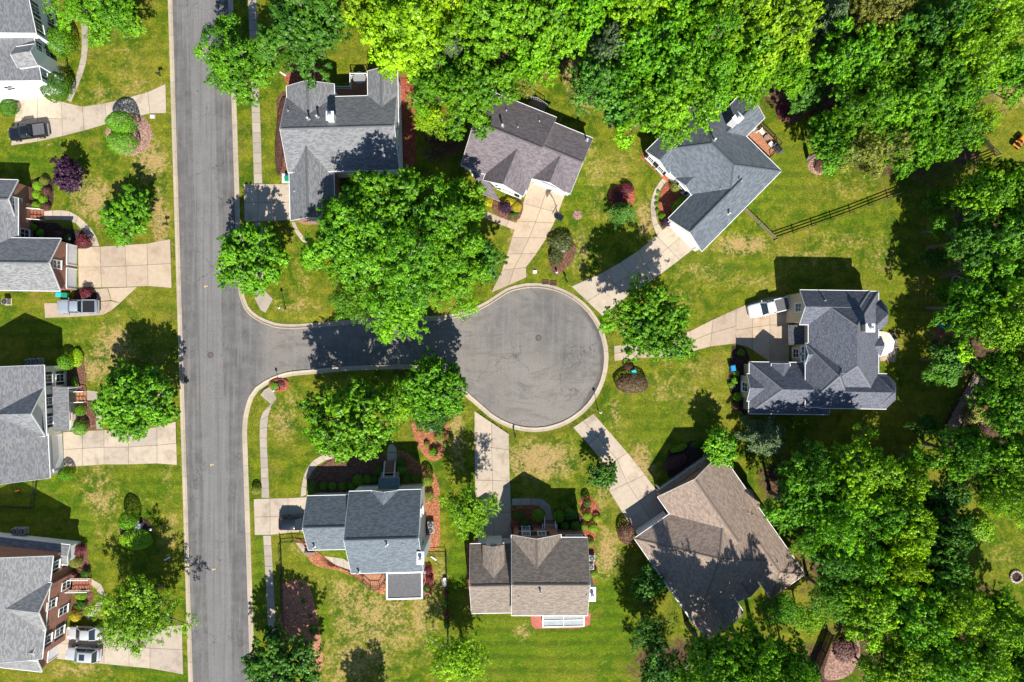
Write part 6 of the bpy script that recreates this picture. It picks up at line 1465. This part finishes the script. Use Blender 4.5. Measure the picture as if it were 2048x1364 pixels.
for a in ((1507, 262, .8, 2.2, 'ivory', 'first chair from the house on the red back deck'), (1522, 267, .8, -.8, 'ivory', 'middle chair on the red back deck'), (1540, 290, .8, .7, 'trim', 'white chair nearest the grill on the red back deck'), (1782, 672, .14, 2., 'dkgrey', 'dark chair above the cream parasol'), (1788, 690, .14, 0., 'dkgrey', 'dark chair right of the cream parasol'), (1780, 708, .14, -1.2, 'dkgrey', 'dark chair below the cream parasol')): chair(*a)
p = P(1532, 277, .8); o = empty('patio_table', (p.x, p.y, .8), 'small table between the chairs on the red back deck', 'table'); lpart(o, 'top', MB().lathe([(.4, .4), (.42, .42), (.42, .46), (.05, .47)], (0, 0, 0), 16), M['wood']); lpart(o, 'pedestal', MB().lathe([(.25, 0), (.06, .06), (.06, .42)], (0, 0, 0), 10), M['dark'])
p = P(1553, 300, .8); o = empty('grill', (p.x, p.y, .8), 'black covered grill at the corner of the red back deck', 'grill'); o.rotation_euler.z = .75
lpart(o, 'cart', MB().box((0, 0, .4), (.6, 1.1, .8)), M['dkgrey']); lpart(o, 'lid', loft(MB(), [[Vector((x, y, .8 + z)) for x, z in ((-.3, 0), (-.27, .2), (-.1, .33), (.12, .32), (.28, .18), (.3, 0))] for y in (-.45, .45)]), M['dark'])
for s_ in (-1, 1): lpart(o, 'side_shelf', MB().box((0, s_ * .68, .8), (.5, .3, .05)), M['dkgrey'])
p = P(721, 160, 1.2); o = empty('round_table', (p.x, p.y, 1.2), 'grey oval table on the deck of the large grey house', 'table'); lpart(o, 'top', MB().lathe([(.85, .7), (.88, .73), (.86, .77), (.05, .78)], (0, 0, 0), 20), M['grey']); lpart(o, 'pedestal', MB().lathe([(.4, 0), (.08, .08), (.08, .72)], (0, 0, 0), 10), M['dark'])
# garden bench behind the white garage
p = P(620, 1107, .4); o = empty('garden_bench', (p.x, p.y, .13), 'wooden garden bench behind the white garage', 'bench')
for k in range(3): lpart(o, 'slat', MB().box((0, -.18 + .18 * k, .45), (1.5, .15, .04)), M['wood'])
for k in range(2): lpart(o, 'back_slat', MB().box((0, .3, .65 + .18 * k), (1.5, .03, .13)), M['wood'])
for sx in (-.68, .68): lpart(o, 'leg', MB().bar((sx, -.22, 0), (sx, -.22, .45), .07, .07).bar((sx, .3, 0), (sx, .3, .95), .07, .07), M['wood'])
# kayak, toy, wood pile, hose reel
p = P(1889, 652, .3); o = empty('kayak', (p.x, p.y, G), 'green plastic kayak lying at the wood edge', 'kayak'); o.rotation_euler.z = math.radians(-12)
lpart(o, 'hull', loft(MB(), [[Vector((x, y * wd, .05 + z * hh)) for y, z in ((-.3, .3), (-.34, .75), (-.2, 1), (.2, 1), (.34, .75), (.3, .3), (0, 0))] for x, wd, hh in ((-1.25, .1, .2), (-.9, .7, .3), (-.3, 1.1, .36), (.4, 1.1, .36), (.95, .65, .3), (1.25, .1, .2))]), M['teal']); lpart(o, 'cockpit', MB().lathe([(.26, 0), (.28, .04), (.2, .04), (.18, .01)], (0, 0, .42), 14), M['dark'])
p = P(36, 981, .2); o = empty('garden_toy', (p.x, p.y, G), 'orange toy on the shaded lawn at the left edge', 'toy'); lpart(o, 'body', MB().box((0, 0, .22), (.55, .25, .2), .3).box((.15, .05, .4), (.16, .22, .18), .3), M['orange'])
for sx in (-.2, .2):
    for sy in (-.15, .15): lpart(o, 'wheel', MB().tube([(sx, sy - .03, .1), (sx, sy + .03, .1)], .1, 8), M['tyre'])
p = P(1908, 539, .3); o = empty('ladder', (p.x, p.y, G), 'pale wooden ladder lying above the stone ring', 'ladder'); o.rotation_euler.z = .3
for sy in (-.22, .22): lpart(o, 'side_rail', MB().box((0, sy, .12), (1.9, .06, .08)), M['wood'])
for k in range(6): lpart(o, 'rung', MB().box((-.8 + .32 * k, 0, .12), (.05, .42, .05)), M['wood'])
p = P(1926, 566, .5); o = empty('rain_barrel', (p.x, p.y, G), 'teal barrel beside the pale stone ring', 'barrel'); lpart(o, 'body', MB().lathe([(.42, 0), (.5, .3), (.5, .7), (.4, .95), (.38, .95), (.36, .8)], (0, 0, 0), 16), M['green_p']); lpart(o, 'lid', MB().lathe([(.4, .95), (.38, 1.0), (.03, 1.03)], (0, 0, 0), 16), M['green_p'])
p = P(890, 1159, .3); o = empty('planter', (p.x, p.y, G), 'pair of white planters along the right garden fence', 'planter')
for k in (0, 1): lpart(o, 'pot', MB().lathe([(.2, 0), (.28, .4), (.3, .42), (.24, .42), (.22, .3)], (0, -.62 * k, 0), 12), M['trim'])
for px, py, rz, lb in ((867, 1116, -.6, 'white drain spout on the ground right of the white house'), (335, 1117, .5, 'white broken pipe lying on the lawn by the street'), (566, 148, -.6, 'pale board lying behind the large grey house')):
    p = P(px, py); tag(MB().box((p.x, p.y, G + .06), (1.0, .16, .1), rz).box((p.x + .35 * math.cos(rz), p.y + .35 * math.sin(rz), G + .08), (.3, .22, .12), rz).obj('downspout', M['trim']), lb, 'pipe')
